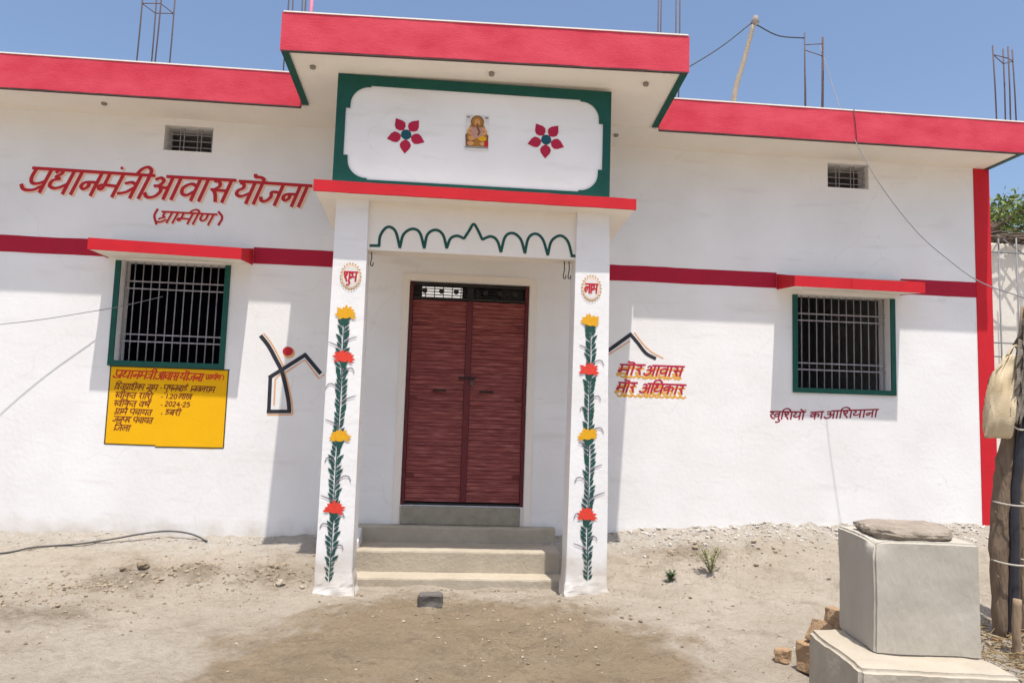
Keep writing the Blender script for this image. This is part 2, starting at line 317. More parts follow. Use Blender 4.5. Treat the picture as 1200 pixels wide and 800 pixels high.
def add_tube(bm, pts, r, seg=8, mi=0, cap=True):
    pts = [Vector(p) for p in pts]
    rs = r if isinstance(r, (list, tuple)) else [r]*len(pts)
    rings = []; a = None
    for i, p in enumerate(pts):
        t = (pts[min(i+1, len(pts)-1)]-pts[max(i-1, 0)]).normalized()
        if a is None:
            a = t.cross(Vector((0, 0, 1)))
            if a.length < 0.25: a = t.cross(Vector((1, 0, 0)))
        else: a = a-t*a.dot(t)
        a.normalize(); b = t.cross(a)
        rings.append([bm.verts.new(p+(a*math.cos(2*math.pi*k/seg)+b*math.sin(2*math.pi*k/seg))*rs[i]) for k in range(seg)])
    for i in range(len(rings)-1):
        for k in range(seg):
            f = bm.faces.new((rings[i][k], rings[i][(k+1) % seg], rings[i+1][(k+1) % seg], rings[i+1][k])); f.material_index = mi; f.smooth = True
    if cap:
        bm.faces.new(rings[0][::-1]).material_index = mi; bm.faces.new(rings[-1]).material_index = mi

def add_strip(bm, x0, x1, y0, y1, z0a, z0b, z1a, z1b, amp=0.004, step=0.06, mi=0):
    """long plate with hand-made, slightly wandering edges"""
    n = max(2, int((x1-x0)/step)); prev = None
    for i in range(n+1):
        t = i/n; x = x0+(x1-x0)*t
        e = lambda k: amp*(mnoise.noise(Vector((x*2.3, k, y0*7)))+0.6*mnoise.noise(Vector((x*9, k, y0*7))))
        za = z0a+(z0b-z0a)*t+e(1.7); zb = z1a+(z1b-z1a)*t+e(5.1); yy = y0+0.5*e(9.3)
        ring = [bm.verts.new(c) for c in ((x, yy, za), (x, yy, zb), (x, y1, zb), (x, y1, za))]
        if prev:
            for k in range(4): bm.faces.new((prev[k], ring[k], ring[(k+1) % 4], prev[(k+1) % 4])).material_index = mi
        else: bm.faces.new(ring)
        prev = ring
    bm.faces.new(prev[::-1]); bmesh.ops.recalc_face_normals(bm, faces=bm.faces)

def strip(name, dims, m, parent, amp=0.004, **k):
    bm = bmesh.new(); add_strip(bm, *dims, amp=amp); return link(name, bm, m, parent, **k)

def tube(name, pts, r, m, parent=None, seg=8, **k):
    bm = bmesh.new(); add_tube(bm, pts, r, seg); bmesh.ops.recalc_face_normals(bm, faces=bm.faces); return link(name, bm, m, parent, **k)

def add_rock(bm, c, r, seed=0, flat=1.0, mi=0, sub=2):
    res = bmesh.ops.create_icosphere(bm, subdivisions=sub, radius=1.0)
    ax = (r*random.uniform(0.8, 1.25), r*random.uniform(0.75, 1.1), r*flat)
    rz = random.uniform(0, 6.28); ca, sa = math.cos(rz), math.sin(rz)
    for v in res['verts']:
        p = v.co.copy(); q = p*(0.82+0.5*mnoise.noise(p*1.3+Vector((seed*3.7, seed*1.3, 0))))
        q = Vector((q.x*ax[0], q.y*ax[1], q.z*ax[2]))
        v.co = Vector((q.x*ca-q.y*sa, q.x*sa+q.y*ca, q.z))+Vector(c)
        for f in v.link_faces: f.material_index = mi

# flat brushwork on a vertical face looking towards -y: polygons a few mm proud of the face
class Paint:
    def __init__(s, Y): s.bm = bmesh.new(); s.Y = Y; s.k = 0; s.layer = 0
    def y(s): s.k += 1; return s.Y-0.0004*s.layer-0.00007*(s.k % 7)
    def poly(s, pts, mi=0):
        y = s.y(); vs = [s.bm.verts.new((p[0], y, p[1])) for p in pts]
        try: f = s.bm.faces.new(vs)
        except ValueError: return
        f.normal_update()
        if f.normal.y > 0: f.normal_flip()
        f.material_index = mi
        if len(pts) > 4: bmesh.ops.triangulate(s.bm, faces=[f])
    def ribbon(s, pts, w, mi=0, chisel=0.0, taper=False, smooth=4):
        P = spline([Vector((p[0], p[1])).to_3d() for p in pts], smooth) if smooth > 1 else [Vector((p[0], p[1], 0)) for p in pts]
        Q = [P[0]]
        for p in P[1:]:
            if (p-Q[-1]).length > 1e-5: Q.append(p)
        P = Q
        if len(P) < 2: return
        y = s.y(); Ls = []; Rs = []; n = len(P)
        for i in range(n):
            t = (P[min(i+1, n-1)]-P[max(i-1, 0)]).normalized()
            a = math.atan2(t.y, t.x)
            ww = w*(1-chisel+chisel*abs(math.sin(a-0.35)))
            if taper: ww *= 0.25+0.75*math.sin(math.pi*min(1, 0.15+0.85*(1-i/(n-1)))*0.9)
            nn = Vector((-t.y, t.x, 0))*ww*0.5
            p = P[i].copy()
            if i == 0: p -= t*w*0.12
            if i == n-1: p += t*w*0.12
            yy = y-0.00035*i/n
            Ls.append(s.bm.verts.new((p.x+nn.x, yy, p.y+nn.y))); Rs.append(s.bm.verts.new((p.x-nn.x, yy, p.y-nn.y)))
        for i in range(n-1):
            f = s.bm.faces.new((Rs[i], Rs[i+1], Ls[i+1], Ls[i])); f.normal_update()
            if f.normal.y > 0: f.normal_flip()
            f.material_index = mi
    def disc(s, c, rx, rz, mi=0, n=20):
        s.poly([(c[0]+rx*math.cos(6.2832*k/n), c[1]+rz*math.sin(6.2832*k/n)) for k in range(n)], mi)
    def done(s, name, mats, parent, **k): return link(name, s.bm, mats, parent, **k)

def w2(px, py, Y):
    p = on(px, py, Y); return (p.x, p.z)

# brush alphabet: letters hang from a head line at 1 and stand on 0
G = {
 'a':  (0.74, [[(.10,.84),(.24,.93),(.38,.80),(.30,.60),(.14,.56)],[(.14,.56),(.32,.55),(.42,.34),(.30,.10),(.08,.06),(-.06,.24)],[(.36,.54),(.52,.50),(.62,.58)],[(.62,1),(.62,0)]]),
 'aa': (0.28, [[(.14,1),(.14,0)]]),
 'ii': (0.28, [[(.14,1),(.14,0)],[(.14,1),(.10,1.22),(-.06,1.34),(-.22,1.24),(-.30,1.0)]]),
 'i':  (0.26, [[(.12,1),(.12,0)],[(.12,1),(.16,1.25),(.40,1.42),(.66,1.28),(.78,1.0)]]),
 'o':  (0.28, [[(.14,1),(.14,0)],[(.14,1),(.12,1.16),(-.04,1.24),(-.20,1.24),(-.26,1.36)]]),
 'on': (0.28, [[(.14,1),(.14,0)],[(.14,1),(.06,1.16),(-.08,1.24),(-.16,1.36)],[(.26,1.20),(.28,1.26)]]),
 'n_': (0.0,  [[(-.30,1.22),(-.25,1.24)]]),
 'u_': (0.0,  [[(-.16,.0),(-.06,-.06),(-.02,-.22),(-.16,-.36),(-.34,-.34)]]),
 'ri_':(0.0,  [[(-.40,-.06),(-.50,-.22),(-.34,-.32),(-.24,-.26)]]),
 'r_': (0.0,  [[(-.20,1.0),(-.32,1.22),(-.16,1.34),(.0,1.26)]]),
 'p':  (0.70, [[(.10,1),(.09,.62),(.20,.40),(.40,.40),(.58,.52)],[(.58,1),(.58,0)]]),
 'pr': (0.74, [[(.12,1),(.11,.60),(.22,.38),(.42,.38),(.60,.50)],[(.60,1),(.60,0)],[(.58,.30),(.36,.10),(.06,.10),(-.10,.30)]]),
 'r':  (0.52, [[(.08,.92),(.26,.90),(.34,.72),(.20,.56),(.08,.54)],[(.14,.56),(.28,.36),(.40,.02)]]),
 'dh': (0.72, [[(.06,.86),(.14,.98),(.26,.90),(.20,.78),(.12,.70),(.28,.62)],[(.28,.62),(.08,.54),(.06,.32),(.24,.22),(.42,.28),(.60,.44)],[(.60,1),(.60,0)]]),
 'n':  (0.62, [[(.50,1),(.50,0)],[(.50,.56),(.28,.56),(.10,.52),(.06,.36),(.18,.26),(.28,.38),(.26,.54)]]),
 'm':  (0.70, [[(.14,1),(.14,.38),(.06,.30),(.0,.40),(.10,.48),(.58,.46)],[(.58,1),(.58,0)]]),
 't':  (0.58, [[(.46,1),(.46,0)],[(.46,.62),(.22,.62),(.08,.44),(.14,.22),(.28,.06)]]),
 'tr': (0.60, [[(.46,1),(.46,0)],[(.08,.60),(.28,.66),(.46,.56)],[(.44,.46),(.24,.24),(.0,.16)]]),
 'v':  (0.62, [[(.50,1),(.50,0)],[(.50,.64),(.28,.74),(.08,.56),(.12,.30),(.30,.24),(.50,.44)]]),
 'b':  (0.62, [[(.50,1),(.50,0)],[(.50,.64),(.28,.74),(.08,.56),(.12,.30),(.30,.24),(.50,.44)],[(.14,.62),(.44,.36)]]),
 's':  (0.74, [[(.08,.92),(.24,.90),(.32,.72),(.20,.56),(.08,.54)],[(.14,.56),(.28,.36),(.40,.02)],[(.24,.52),(.62,.52)],[(.62,1),(.62,0)]]),
 'sv': (0.98, [[(.08,.92),(.22,.90),(.28,.72),(.16,.56),(.06,.54)],[(.12,.56),(.22,.36),(.32,.06)],[(.20,.52),(.44,.52)],[(.86,1),(.86,0)],[(.86,.64),(.66,.74),(.46,.56),(.50,.30),(.68,.24),(.86,.44)]]),
 'y':  (0.72, [[(.06,.92),(.20,.88),(.24,.70),(.10,.58),(.10,.40),(.30,.32),(.58,.50)],[(.58,1),(.58,0)]]),
 'j':  (0.78, [[(.64,1),(.64,0)],[(.64,.60),(.34,.60),(.38,.38),(.26,.18),(.10,.18),(.02,.34)]]),
 'g':  (0.60, [[(.16,1),(.16,.44),(.06,.30),(.0,.42)],[(.48,1),(.48,0)]]),
 'gr': (0.64, [[(.16,1),(.16,.62),(.28,.50),(.10,.40),(.04,.30)],[(.50,1),(.50,0)],[(.40,.30),(.20,.06),(.0,.08)]]),
 'nn': (0.74, [[(.08,1),(.08,.54),(.20,.38),(.34,.50),(.34,1)],[(.60,1),(.60,0)]]),
 'k':  (0.86, [[(.44,1),(.44,0)],[(.44,.64),(.22,.76),(.06,.56),(.16,.36),(.44,.56)],[(.44,.62),(.62,.72),(.76,.56),(.68,.30)]]),
 'kh': (0.94, [[(.06,.92),(.24,.88),(.28,.70),(.10,.58),(.26,.20),(.50,.10)],[(.80,.62),(.60,.72),(.44,.54),(.54,.34),(.80,.46)],[(.80,1),(.80,0)]]),
 'sh': (0.74, [[(.20,.66),(.06,.74),(.10,.92),(.26,.92),(.34,.76),(.24,.58),(.10,.50)],[(.10,.50),(.24,.36),(.40,.02)],[(.62,1),(.62,0)]]),
 'bh': (0.72, [[(.02,.84),(.12,.96),(.20,.84),(.16,.50),(.06,.38),(.0,.48),(.14,.52),(.58,.48)],[(.58,1),(.58,0)]]),
 'l':  (0.78, [[(.66,1),(.66,0)],[(.66,.56),(.50,.72),(.36,.56),(.36,.34)],[(.36,.56),(.22,.72),(.06,.54),(.12,.26),(.28,.14)]]),
 'h':  (0.56, [[(.30,1),(.30,.86),(.10,.80),(.12,.66),(.34,.64),(.42,.48),(.22,.36),(.10,.26),(.22,.14),(.36,.20),(.44,.0)]]),
 'I':  (0.56, [[(.36,1),(.32,.84),(.10,.76),(.14,.58),(.36,.56),(.44,.38),(.22,.24),(.06,.34)],[(.36,1),(.28,1.22),(.44,1.36)]]),
 'ss': (0.70, [[(.10,1),(.09,.62),(.20,.40),(.40,.40),(.58,.52)],[(.58,1),(.58,0)],[(.16,.80),(.54,.46)]]),
 'c':  (0.66, [[(.54,1),(.54,0)],[(.04,.66),(.34,.66),(.14,.50),(.16,.30),(.34,.28),(.54,.46)]]),
 'd_': (0.54, [[(.30,1),(.30,.84),(.10,.76),(.14,.58),(.36,.54),(.42,.34),(.24,.16),(.06,.24)]]),
 'd':  (0.54, [[(.30,1),(.30,.82),(.10,.70),(.10,.46),(.30,.42),(.34,.56)],[(.18,.42),(.42,.06)]]),
 '-':  (0.30, [[(.04,.45),(.24,.45)]]),
 '.':  (0.20, [[(.06,.06),(.12,.06)]]),
 '0':  (0.56, [[(.26,.94),(.08,.74),(.08,.26),(.26,.06),(.42,.26),(.42,.74),(.26,.94)]]),
 '1':  (0.36, [[(.18,.94),(.18,.04)]]),
 '2':  (0.56, [[(.06,.76),(.22,.94),(.42,.76),(.32,.48),(.06,.06)],[(.06,.06),(.46,.06)]]),
 '4':  (0.60, [[(.36,.94),(.06,.34)],[(.06,.34),(.50,.34)],[(.38,.60),(.38,.04)]]),
 '5':  (0.56, [[(.42,.92),(.12,.92)],[(.12,.92),(.10,.56)],[(.10,.56),(.30,.62),(.44,.40),(.30,.10),(.06,.12)]]),
 ' ':  (0.34, []),
}
def word(P, text, p0, p1, h, slant, w, mi=0, head=True, off=(0, 0), jit=0.0):
    keys = text.split('.') if '.' in text and len(text) > 1 else [text]
    keys = [' ' if k == '_' else ('.' if k == 'dot' else k) for k in keys]
    tot = sum(G[k][0] for k in keys); dx = (p1[0]-p0[0])/tot; dz = (p1[1]-p0[1])/tot
    x = 0.0
    def T(q):
        v = (q[1]-1)*h
        return (p0[0]+q[0]*dx+slant*v+off[0], p0[1]+q[0]*dz+v+off[1])
    if head and keys[0] not in '0123456789-.':
        hs = 0.0; segs = []; pos = 0.0
        for k in keys:
            a = pos+(0.42 if k == 'a' else 0.0); b = pos+G[k][0]
            if k == ' ': segs.append((hs, pos)); hs = b
            if k == 'a': 
                if pos > hs: segs.append((hs, pos-0.04))
                hs = a
            pos = b
        segs.append((hs, pos))
        for a, b in segs:
            if b-a > 0.05: P.ribbon([T((a-0.02, 1)), T((b+0.02, 1))], w*0.85, mi, 0.0, smooth=1)
    for k in keys:
        for st in G[k][1]:
            q = [T((x+a, b+random.uniform(-jit, jit))) for a, b in st]
            P.ribbon(q, w, mi, 0.32, smooth=4 if len(st) > 2 else 1)
        x += G[k][0]

# ------------------------------------------------------------------ ground
ZW_X = [-60, -8, -4, -1.6, 1.6, 5.3, 9, 60]; ZW_Z = [-1.2, -1.2, -1.19, -1.20, -1.085, -0.955, -0.92, -0.92]
def ground_h(x, y):
    zw = float(np.interp(x, ZW_X, ZW_Z)); t = 1-math.exp(y/1.0) if y < 0 else 0.0
    h = zw+(-1.50-zw)*t
    wx = min(1, max(0, (1.25-abs(x-0.15))/0.35)); wy = math.exp(-((y+0.75)/0.5)**2)
    h += (-1.475-h)*wx*wy*0.92
    if -9 < x < 12 and -8 < y < 3:
        p = Vector((x, y, 0))
        rg = 1.0 if y > -1.6 else 0.7
        a = 0.026*mnoise.noise(p*1.1)+0.024*rg*mnoise.noise(p*2.9)+0.017*rg*abs(mnoise.noise(p*6.1))+0.012*mnoise.noise(p*9.0)
        a += 0.008*mnoise.noise(p*17)+0.004*mnoise.noise(p*31)-0.012*max(0, mnoise.noise(p*4.7+Vector((7, 0, 0)))-0.25)
        h += a
        for cx, cyy, r, hh in ((-2.40, -0.78, 0.20, 0.075), (-2.62, -0.95, 0.16, -0.04), (-1.95, -0.72, 0.22, 0.05), (-1.45, -0.72, 0.30, 0.055), (-1.25, -0.95, 0.2, -0.03), (3.3, -0.45, 0.9, 0.05), (2.3, -0.45, 0.5, 0.04), (0.3, -2.2, 0.5, 0.03), (-0.6, -2.4, 0.4, 0.03), (0.9, -2.0, 0.35, 0.03)):
            d2 = ((x-cx)**2+(y-cyy)**2)/r**2
            if d2 < 6: h += hh*math.exp(-d2)*(0.7+0.9*mnoise.noise(p*7))
    return h
def axis(lo, hi, step, far):
    a = list(np.arange(lo, hi+1e-6, step)); s = step; v = hi; ups = []
    while v < far: s *= 1.35; v += s; ups.append(v)
    s = step; v = lo; dn = []
    while v > -far: s *= 1.35; v -= s; dn.append(v)
    return dn[::-1]+a+ups
xs = axis(-4.6, 5.8, 0.035, 600); ys = axis(-3.9, 0.15, 0.03, 600)
bm = bmesh.new(); grid = [[bm.verts.new((x, y, ground_h(x, y))) for x in xs] for y in ys]
for j in range(len(ys)-1):
    for i in range(len(xs)-1):
        bm.faces.new((grid[j][i], grid[j][i+1], grid[j+1][i+1], grid[j+1][i]))
link('ground', bm, 'ground', smooth=True, kind='structure')

# ------------------------------------------------------------------ house
HOUSE = thing('house', 'white single storey house with red roof edge and a porch on painted pillars', 'house', (0.15, 0, -1.15))
XL, XR, YB = -7.6, 5.43, 6.0
Z0, ZS = -1.6, 2.63
LWIN = (-3.04, -2.11, 0.345, 1.27); RWIN = (3.385, 4.345, 0.32, 1.245)
LV = (-2.75, -2.31, 2.325, 2.565); RV = (3.71, 4.14, 2.345, 2.595)
DOOR = (-0.41, 0.73, -0.89, 1.20)
def wall_holes(bm, x0, x1, z0, z1, y0, y1, holes, mi=0):
    X = sorted({x0, x1, *[h[0] for h in holes], *[h[1] for h in holes]}); Z = sorted({z0, z1, *[h[2] for h in holes], *[h[3] for h in holes]})
    solid = lambda i, k: 0 <= i < len(X)-1 and 0 <= k < len(Z)-1 and not any(h[0]-1e-6 <= X[i] and X[i+1] <= h[1]+1e-6 and h[2]-1e-6 <= Z[k] and Z[k+1] <= h[3]+1e-6 for h in holes)
    def q(*c):
        f = bm.faces.new([bm.verts.new(p) for p in c]); f.material_index = mi
    for i in range(len(X)-1):
        for k in range(len(Z)-1):
            if not solid(i, k): continue
            a, b, c, d = X[i], X[i+1], Z[k], Z[k+1]
            q((a, y0, c), (b, y0, c), (b, y0, d), (a, y0, d)); q((b, y1, c), (a, y1, c), (a, y1, d), (b, y1, d))
            if not solid(i-1, k): q((a, y1, c), (a, y0, c), (a, y0, d), (a, y1, d))
            if not solid(i+1, k): q((b, y0, c), (b, y1, c), (b, y1, d), (b, y0, d))
            if not solid(i, k-1): q((a, y1, c), (b, y1, c), (b, y0, c), (a, y0, c))
            if not solid(i, k+1): q((a, y0, d), (b, y0, d), (b, y1, d), (a, y1, d))
bm = bmesh.new(); wall_holes(bm, XL, XR, Z0, ZS, 0, 0.2, [LWIN, RWIN, LV, RV, DOOR]); WALL = link('front_wall', bm, 'white', HOUSE)
box('side_wall', (XL, XL+0.2, 0.201, YB-0.201, Z0, ZS), 'white', HOUSE)
box('side_wall', (XR-0.2, XR, 0.201, YB-0.201, Z0, ZS), 'white', HOUSE)
bm = bmesh.new(); wall_holes(bm, XL, XR, Z0, ZS, YB-0.2, YB, [(-0.62, 0.16, 1.72, 2.45)]); link('back_wall', bm, 'white', HOUSE)
for x in (-1.3, 1.62): box('dimming_partition', (x, x+0.12, 0.201, YB-0.201, -0.9, ZS-0.002), 'inside', HOUSE)  # unseen partitions added to keep the rooms behind the windows dark
box('room_floor', (XL+0.201, XR-0.201, 0.201, YB-0.201, -1.3, -0.9), 'inside', HOUSE)
# dark sheets added inside the back wall to keep the rooms dim
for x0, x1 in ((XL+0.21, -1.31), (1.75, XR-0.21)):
    box('dimming_sheet', (x0, x1, YB-0.24, YB-0.21, -0.89, ZS-0.01), 'inside', HOUSE)

# roof slab, its red edge and the dark drip line
ROOF = box('roof_slab', (XL-0.1, XR+0.005, -0.50, YB+0.3, ZS, 2.90), 'soffit', HOUSE)
for x0, x1 in ((XL-0.1, -1.403), (1.823, XR+0.02)):
    strip('fascia', (x0, x1, -0.525, -0.502, ZS-0.013, ZS-0.013, 2.915, 2.915), 'fascia_red', ROOF, 0.006)
    box('drip_edge', (x0+0.002, x1-0.002, -0.530, -0.505, ZS-0.026, ZS-0.016), 'drip', ROOF)
    box('coping', (x0, x1, -0.53, -0.42, 2.917, 2.928), 'soffit', ROOF)
box('edge_trim', (XR-0.045, XR+0.004, -0.50, 0.0, ZS-0.008, ZS-0.002), 'dark_green', ROOF)

# upper canopy over the porch: rises a little towards the front
def hexa(name, c, m, parent, bevel=0.0):
    bm = bmesh.new(); add_hexa(bm, c, bevel=bevel); return link(name, bm, m, parent)
cxl, cxr, cyf, cyb = -1.385, 1.805, -1.40, -0.502
CANOPY = hexa('canopy', [(cxl, cyf+0.02, 2.705), (cxr, cyf+0.02, 2.755), (cxr, cyb, 2.640), (cxl, cyb, 2.640), (cxl, cyf+0.02, 2.99), (cxr, cyf+0.02, 3.04), (cxr, cyb, 3.02), (cxl, cyb, 3.0)], 'soffit', HOUSE)
strip('fascia', (cxl-0.012, cxr+0.012, cyf-0.004, cyf+0.018, 2.701, 2.751, 3.000, 3.052), 'fascia_red', CANOPY, 0.006)
hexa('drip_edge', [(cxl, cyf-0.008, 2.688), (cxr, cyf-0.008, 2.738), (cxr, cyf+0.015, 2.738), (cxl, cyf+0.015, 2.688), (cxl, cyf-0.008, 2.698), (cxr, cyf-0.008, 2.748), (cxr, cyf+0.015, 2.748), (cxl, cyf+0.015, 2.698)], 'drip', CANOPY)
hexa('coping', [(cxl, cyf-0.01, 3.002), (cxr, cyf-0.01, 3.054), (cxr, cyf+0.06, 3.058), (cxl, cyf+0.06, 3.006), (cxl, cyf-0.01, 3.012), (cxr, cyf-0.01, 3.064), (cxr, cyf+0.06, 3.066), (cxl, cyf+0.06, 3.014)], 'soffit', CANOPY)
for s, zf in ((0, 2.701), (1, 2.751)):
    a, b = (cxl-0.006, cxl+0.05) if s == 0 else (cxr-0.05, cxr+0.006)
    hexa('edge_trim', [(a, cyf+0.02, zf-0.008), (b, cyf+0.02, zf-0.008), (b, cyb-0.026, 2.628), (a, cyb-0.026, 2.628), (a, cyf+0.02, zf), (b, cyf+0.02, zf), (b, cyb-0.026, 2.637), (a, cyb-0.026, 2.637)], 'green', CANOPY)
    # painted side of the slab
    x = a-0.004 if s == 0 else b
    hexa('side_face', [(x, cyf+0.02, zf), (x+0.004, cyf+0.02, zf), (x+0.004, cyb-0.026, 2.637), (x, cyb-0.026, 2.637), (x, cyf+0.02, zf+0.3), (x+0.004, cyf+0.02, zf+0.3), (x+0.004, cyb-0.026, 3.0), (x, cyb-0.026, 3.0)], 'fascia_red', CANOPY)
def light_box(px, py, Y, zs, parent):
    p = on(px, py, Y); t = zs/p.z if False else 1
    x, y = p.x, p.y
    bm = bmesh.new(); add_tube(bm, [(x, y, zs+0.004), (x, y, zs-0.018)], [0.025, 0.022], 12); bmesh.ops.recalc_face_normals(bm, faces=bm.faces); link('light_box', bm, 'box_grey', parent)
for px, py, Y in ((367, 72, -1.17), (576, 87, -1.22), (757, 95, -1.2)):
    zz = 2.640+(-0.502-Y)/0.9*(0.066+0.05*((on(px, py, Y).x-cxl)/(cxr-cxl))); light_box(px, py, Y, zz, CANOPY)
light_box(122, 121, -0.28, ZS, ROOF); light_box(722, 158, -0.3, ZS, ROOF)

# name panel between canopy and porch slab
PY = -1.08
PANEL = box('panel', (-1.0, 1.255, PY, PY+0.14, 1.735, 2.685), 'white', HOUSE)
def panel_border():
    x0, x1, z0, z1 = -1.0, 1.255, 1.736, 2.684
    ix0, ix1, iz0, iz1 = -0.925, 1.19, 1.815, 2.600
    s, r = 0.035, 0.150
    inner = []
    def corner(cx, cz, ax, az, a0):
        # from the vertical side, a small step, a rounded shoulder, a small step, on to the horizontal side
        pts = [(cx, cz-az*(r+s+0.01)), (cx+ax*s, cz-az*(r+s+0.01))]
        for k in range(9):
            t = k/8*math.pi/2
            pts.append((cx+ax*(s+r*(1-math.cos(t))), cz-az*(s*0.35+r*(1-math.sin(t)))))
        pts += [(cx+ax*(r+s+0.01), cz-az*s*0.35), (cx+ax*(r+s+0.01), cz)]
        return pts
    tl = corner(ix0, iz1, 1, 1, 0); tr = corner(ix1, iz1, -1, 1, 0)[::-1]; br = corner(ix1, iz0, -1, -1, 0); bl = corner(ix0, iz0, 1, -1, 0)[::-1]
    quads = [(tl, (x0, z1), 'h'), (tr, (x1, z1), 'h'), (br, (x1, z0), 'h'), (bl, (x0, z0), 'h')]
    bm = bmesh.new(); yf = PY-0.012
    def face(pts):
        v = [bm.verts.new((a, yf, b)) for a, b in pts]; f = bm.faces.new(v); f.normal_update()
        if f.normal.y > 0: f.normal_flip()
    def strip(pts, cor):
        # fan from the outer corner
        for a, b in zip(pts[:-1], pts[1:]): 
            if abs((a[0]-cor[0])*(b[1]-cor[1])-(a[1]-cor[1])*(b[0]-cor[0])) > 1e-7: face([cor, a, b])
    for pts, cor, _ in quads: strip(pts, cor)
    face([(x0, z1), tl[-1], tr[0], (x1, z1)]); face([(x1, z1), tr[-1], br[0], (x1, z0)])
    face([(x1, z0), br[-1], bl[0], (x0, z0)]); face([(x0, z0), bl[-1], tl[0], (x0, z1)])
    bmesh.ops.remove_doubles(bm, verts=bm.verts, dist=1e-5)
    ext = bmesh.ops.extrude_face_region(bm, geom=bm.faces[:])
    bmesh.ops.translate(bm, verts=[v for v in ext['geom'] if isinstance(v, bmesh.types.BMVert)], vec=(0, 0.0105, 0))
    bmesh.ops.recalc_face_normals(bm, faces=bm.faces)
    link('border', bm, 'green', PANEL)
panel_border()
def panel_flower(px, py):
    c = w2(px, py, PY); P = Paint(PY-0.003)
    for k in range(5):
        a = math.radians(-92+72*k); u = Vector((math.cos(a), math.sin(a))); v = Vector((-u.y, u.x))
        pr = [(0.040, 0.0), (0.060, 0.032), (0.086, 0.046), (0.115, 0.037), (0.160, 0.0), (0.115, -0.037), (0.086, -0.046), (0.060, -0.032)]
        P.poly([(c[0]+u.x*a_+v.x*b_, c[1]+u.y*a_+v.y*b_) for a_, b_ in pr], 0)
    P.layer = 1; P.disc(c, 0.043, 0.043, 1, 10); P.done('flower_emblem', ['petal_red', 'teal'], PANEL)
panel_flower(476, 158); panel_flower(640, 164)
def picture():
    c = w2(559, 155, PY); P = Paint(PY-0.004); x, z = c
    S = lambda pts: [(x+a*0.0068, z-b*0.0068) for a, b in pts]
    # a printed devotional picture: haloed seated figure on a cushion
    P.poly(S([(-14, -21), (14, -21), (14, 23), (-14, 23)]), 0)
    P.layer = 1; P.poly(S([(-14, 4), (-9, -1), (9, -1), (14, 4), (13, 18), (-13, 18)]), 2)
    P.poly(S([(-11, -2), (-8, -9), (8, -9), (11, -2), (12, 8), (-12, 8)]), 1)
    P.layer = 2; P.disc((x, z+12.5*0.0068), 0.054, 0.054, 2); P.layer = 3; P.disc((x, z+12.5*0.0068), 0.044, 0.044, 1)
    P.layer = 4; P.disc((x, z+12*0.0068), 0.024, 0.030, 4)
    P.poly(S([(-7, -6), (7, -6), (8, 4), (4, 9), (-4, 9), (-8, 4)]), 3)
    P.layer = 5; P.ribbon(S([(0, -10), (1, -4), (3, 0), (1, 4)]), 0.018, 2, smooth=4)
    P.ribbon(S([(-7, -5), (-11, 0), (-7, 3)]), 0.020, 4, smooth=4); P.ribbon(S([(7, -5), (11, 0), (7, 3)]), 0.020, 4, smooth=4)
    P.disc((x-0.046, z-0.055), 0.028, 0.020, 4); P.disc((x+0.046, z-0.055), 0.034, 0.022, 5)
    P.disc((x-0.050, z-0.098), 0.028, 0.020, 4); P.disc((x+0.050, z-0.098), 0.026, 0.018, 4)
    P.poly(S([(-3, 8), (3, 8), (4, 18), (-4, 18)]), 1); P.poly(S([(9, 12), (14, 10), (14, 18), (9, 18)]), 6)
    P.poly(S([(-14, 18.5), (14, 18.5), (14, 20), (-14, 20)]), 7)
    P.poly(S([(-13, -19), (-9, -19), (-9, -17), (-13, -17)]), 7); P.poly(S([(9, -19), (13, -19), (13, -17), (9, -17)]), 7)
    P.done('picture', ['paper', 'gold', 'print_brown', 'print_pink', 'print_orange', 'flower_yellow', 'letter_red', 'box_grey'], PANEL)
picture()

# porch slab
pxl, pxr, pyf = -1.100, 1.425, -1.27
PSLAB = hexa('porch_slab', [(pxl, pyf+0.012, 1.650), (pxr, pyf+0.012, 1.640), (pxr, -0.001, 1.565), (pxl, -0.001, 1.565), (pxl, pyf+0.012, 1.732), (pxr, pyf+0.012, 1.722), (pxr, -0.001, 1.70), (pxl, -0.001, 1.70)], 'soffit', HOUSE)
strip('fascia', (pxl-0.01, pxr+0.01, pyf-0.008, pyf+0.010, 1.648, 1.638, 1.737, 1.726), 'red', PSLAB, 0.004)

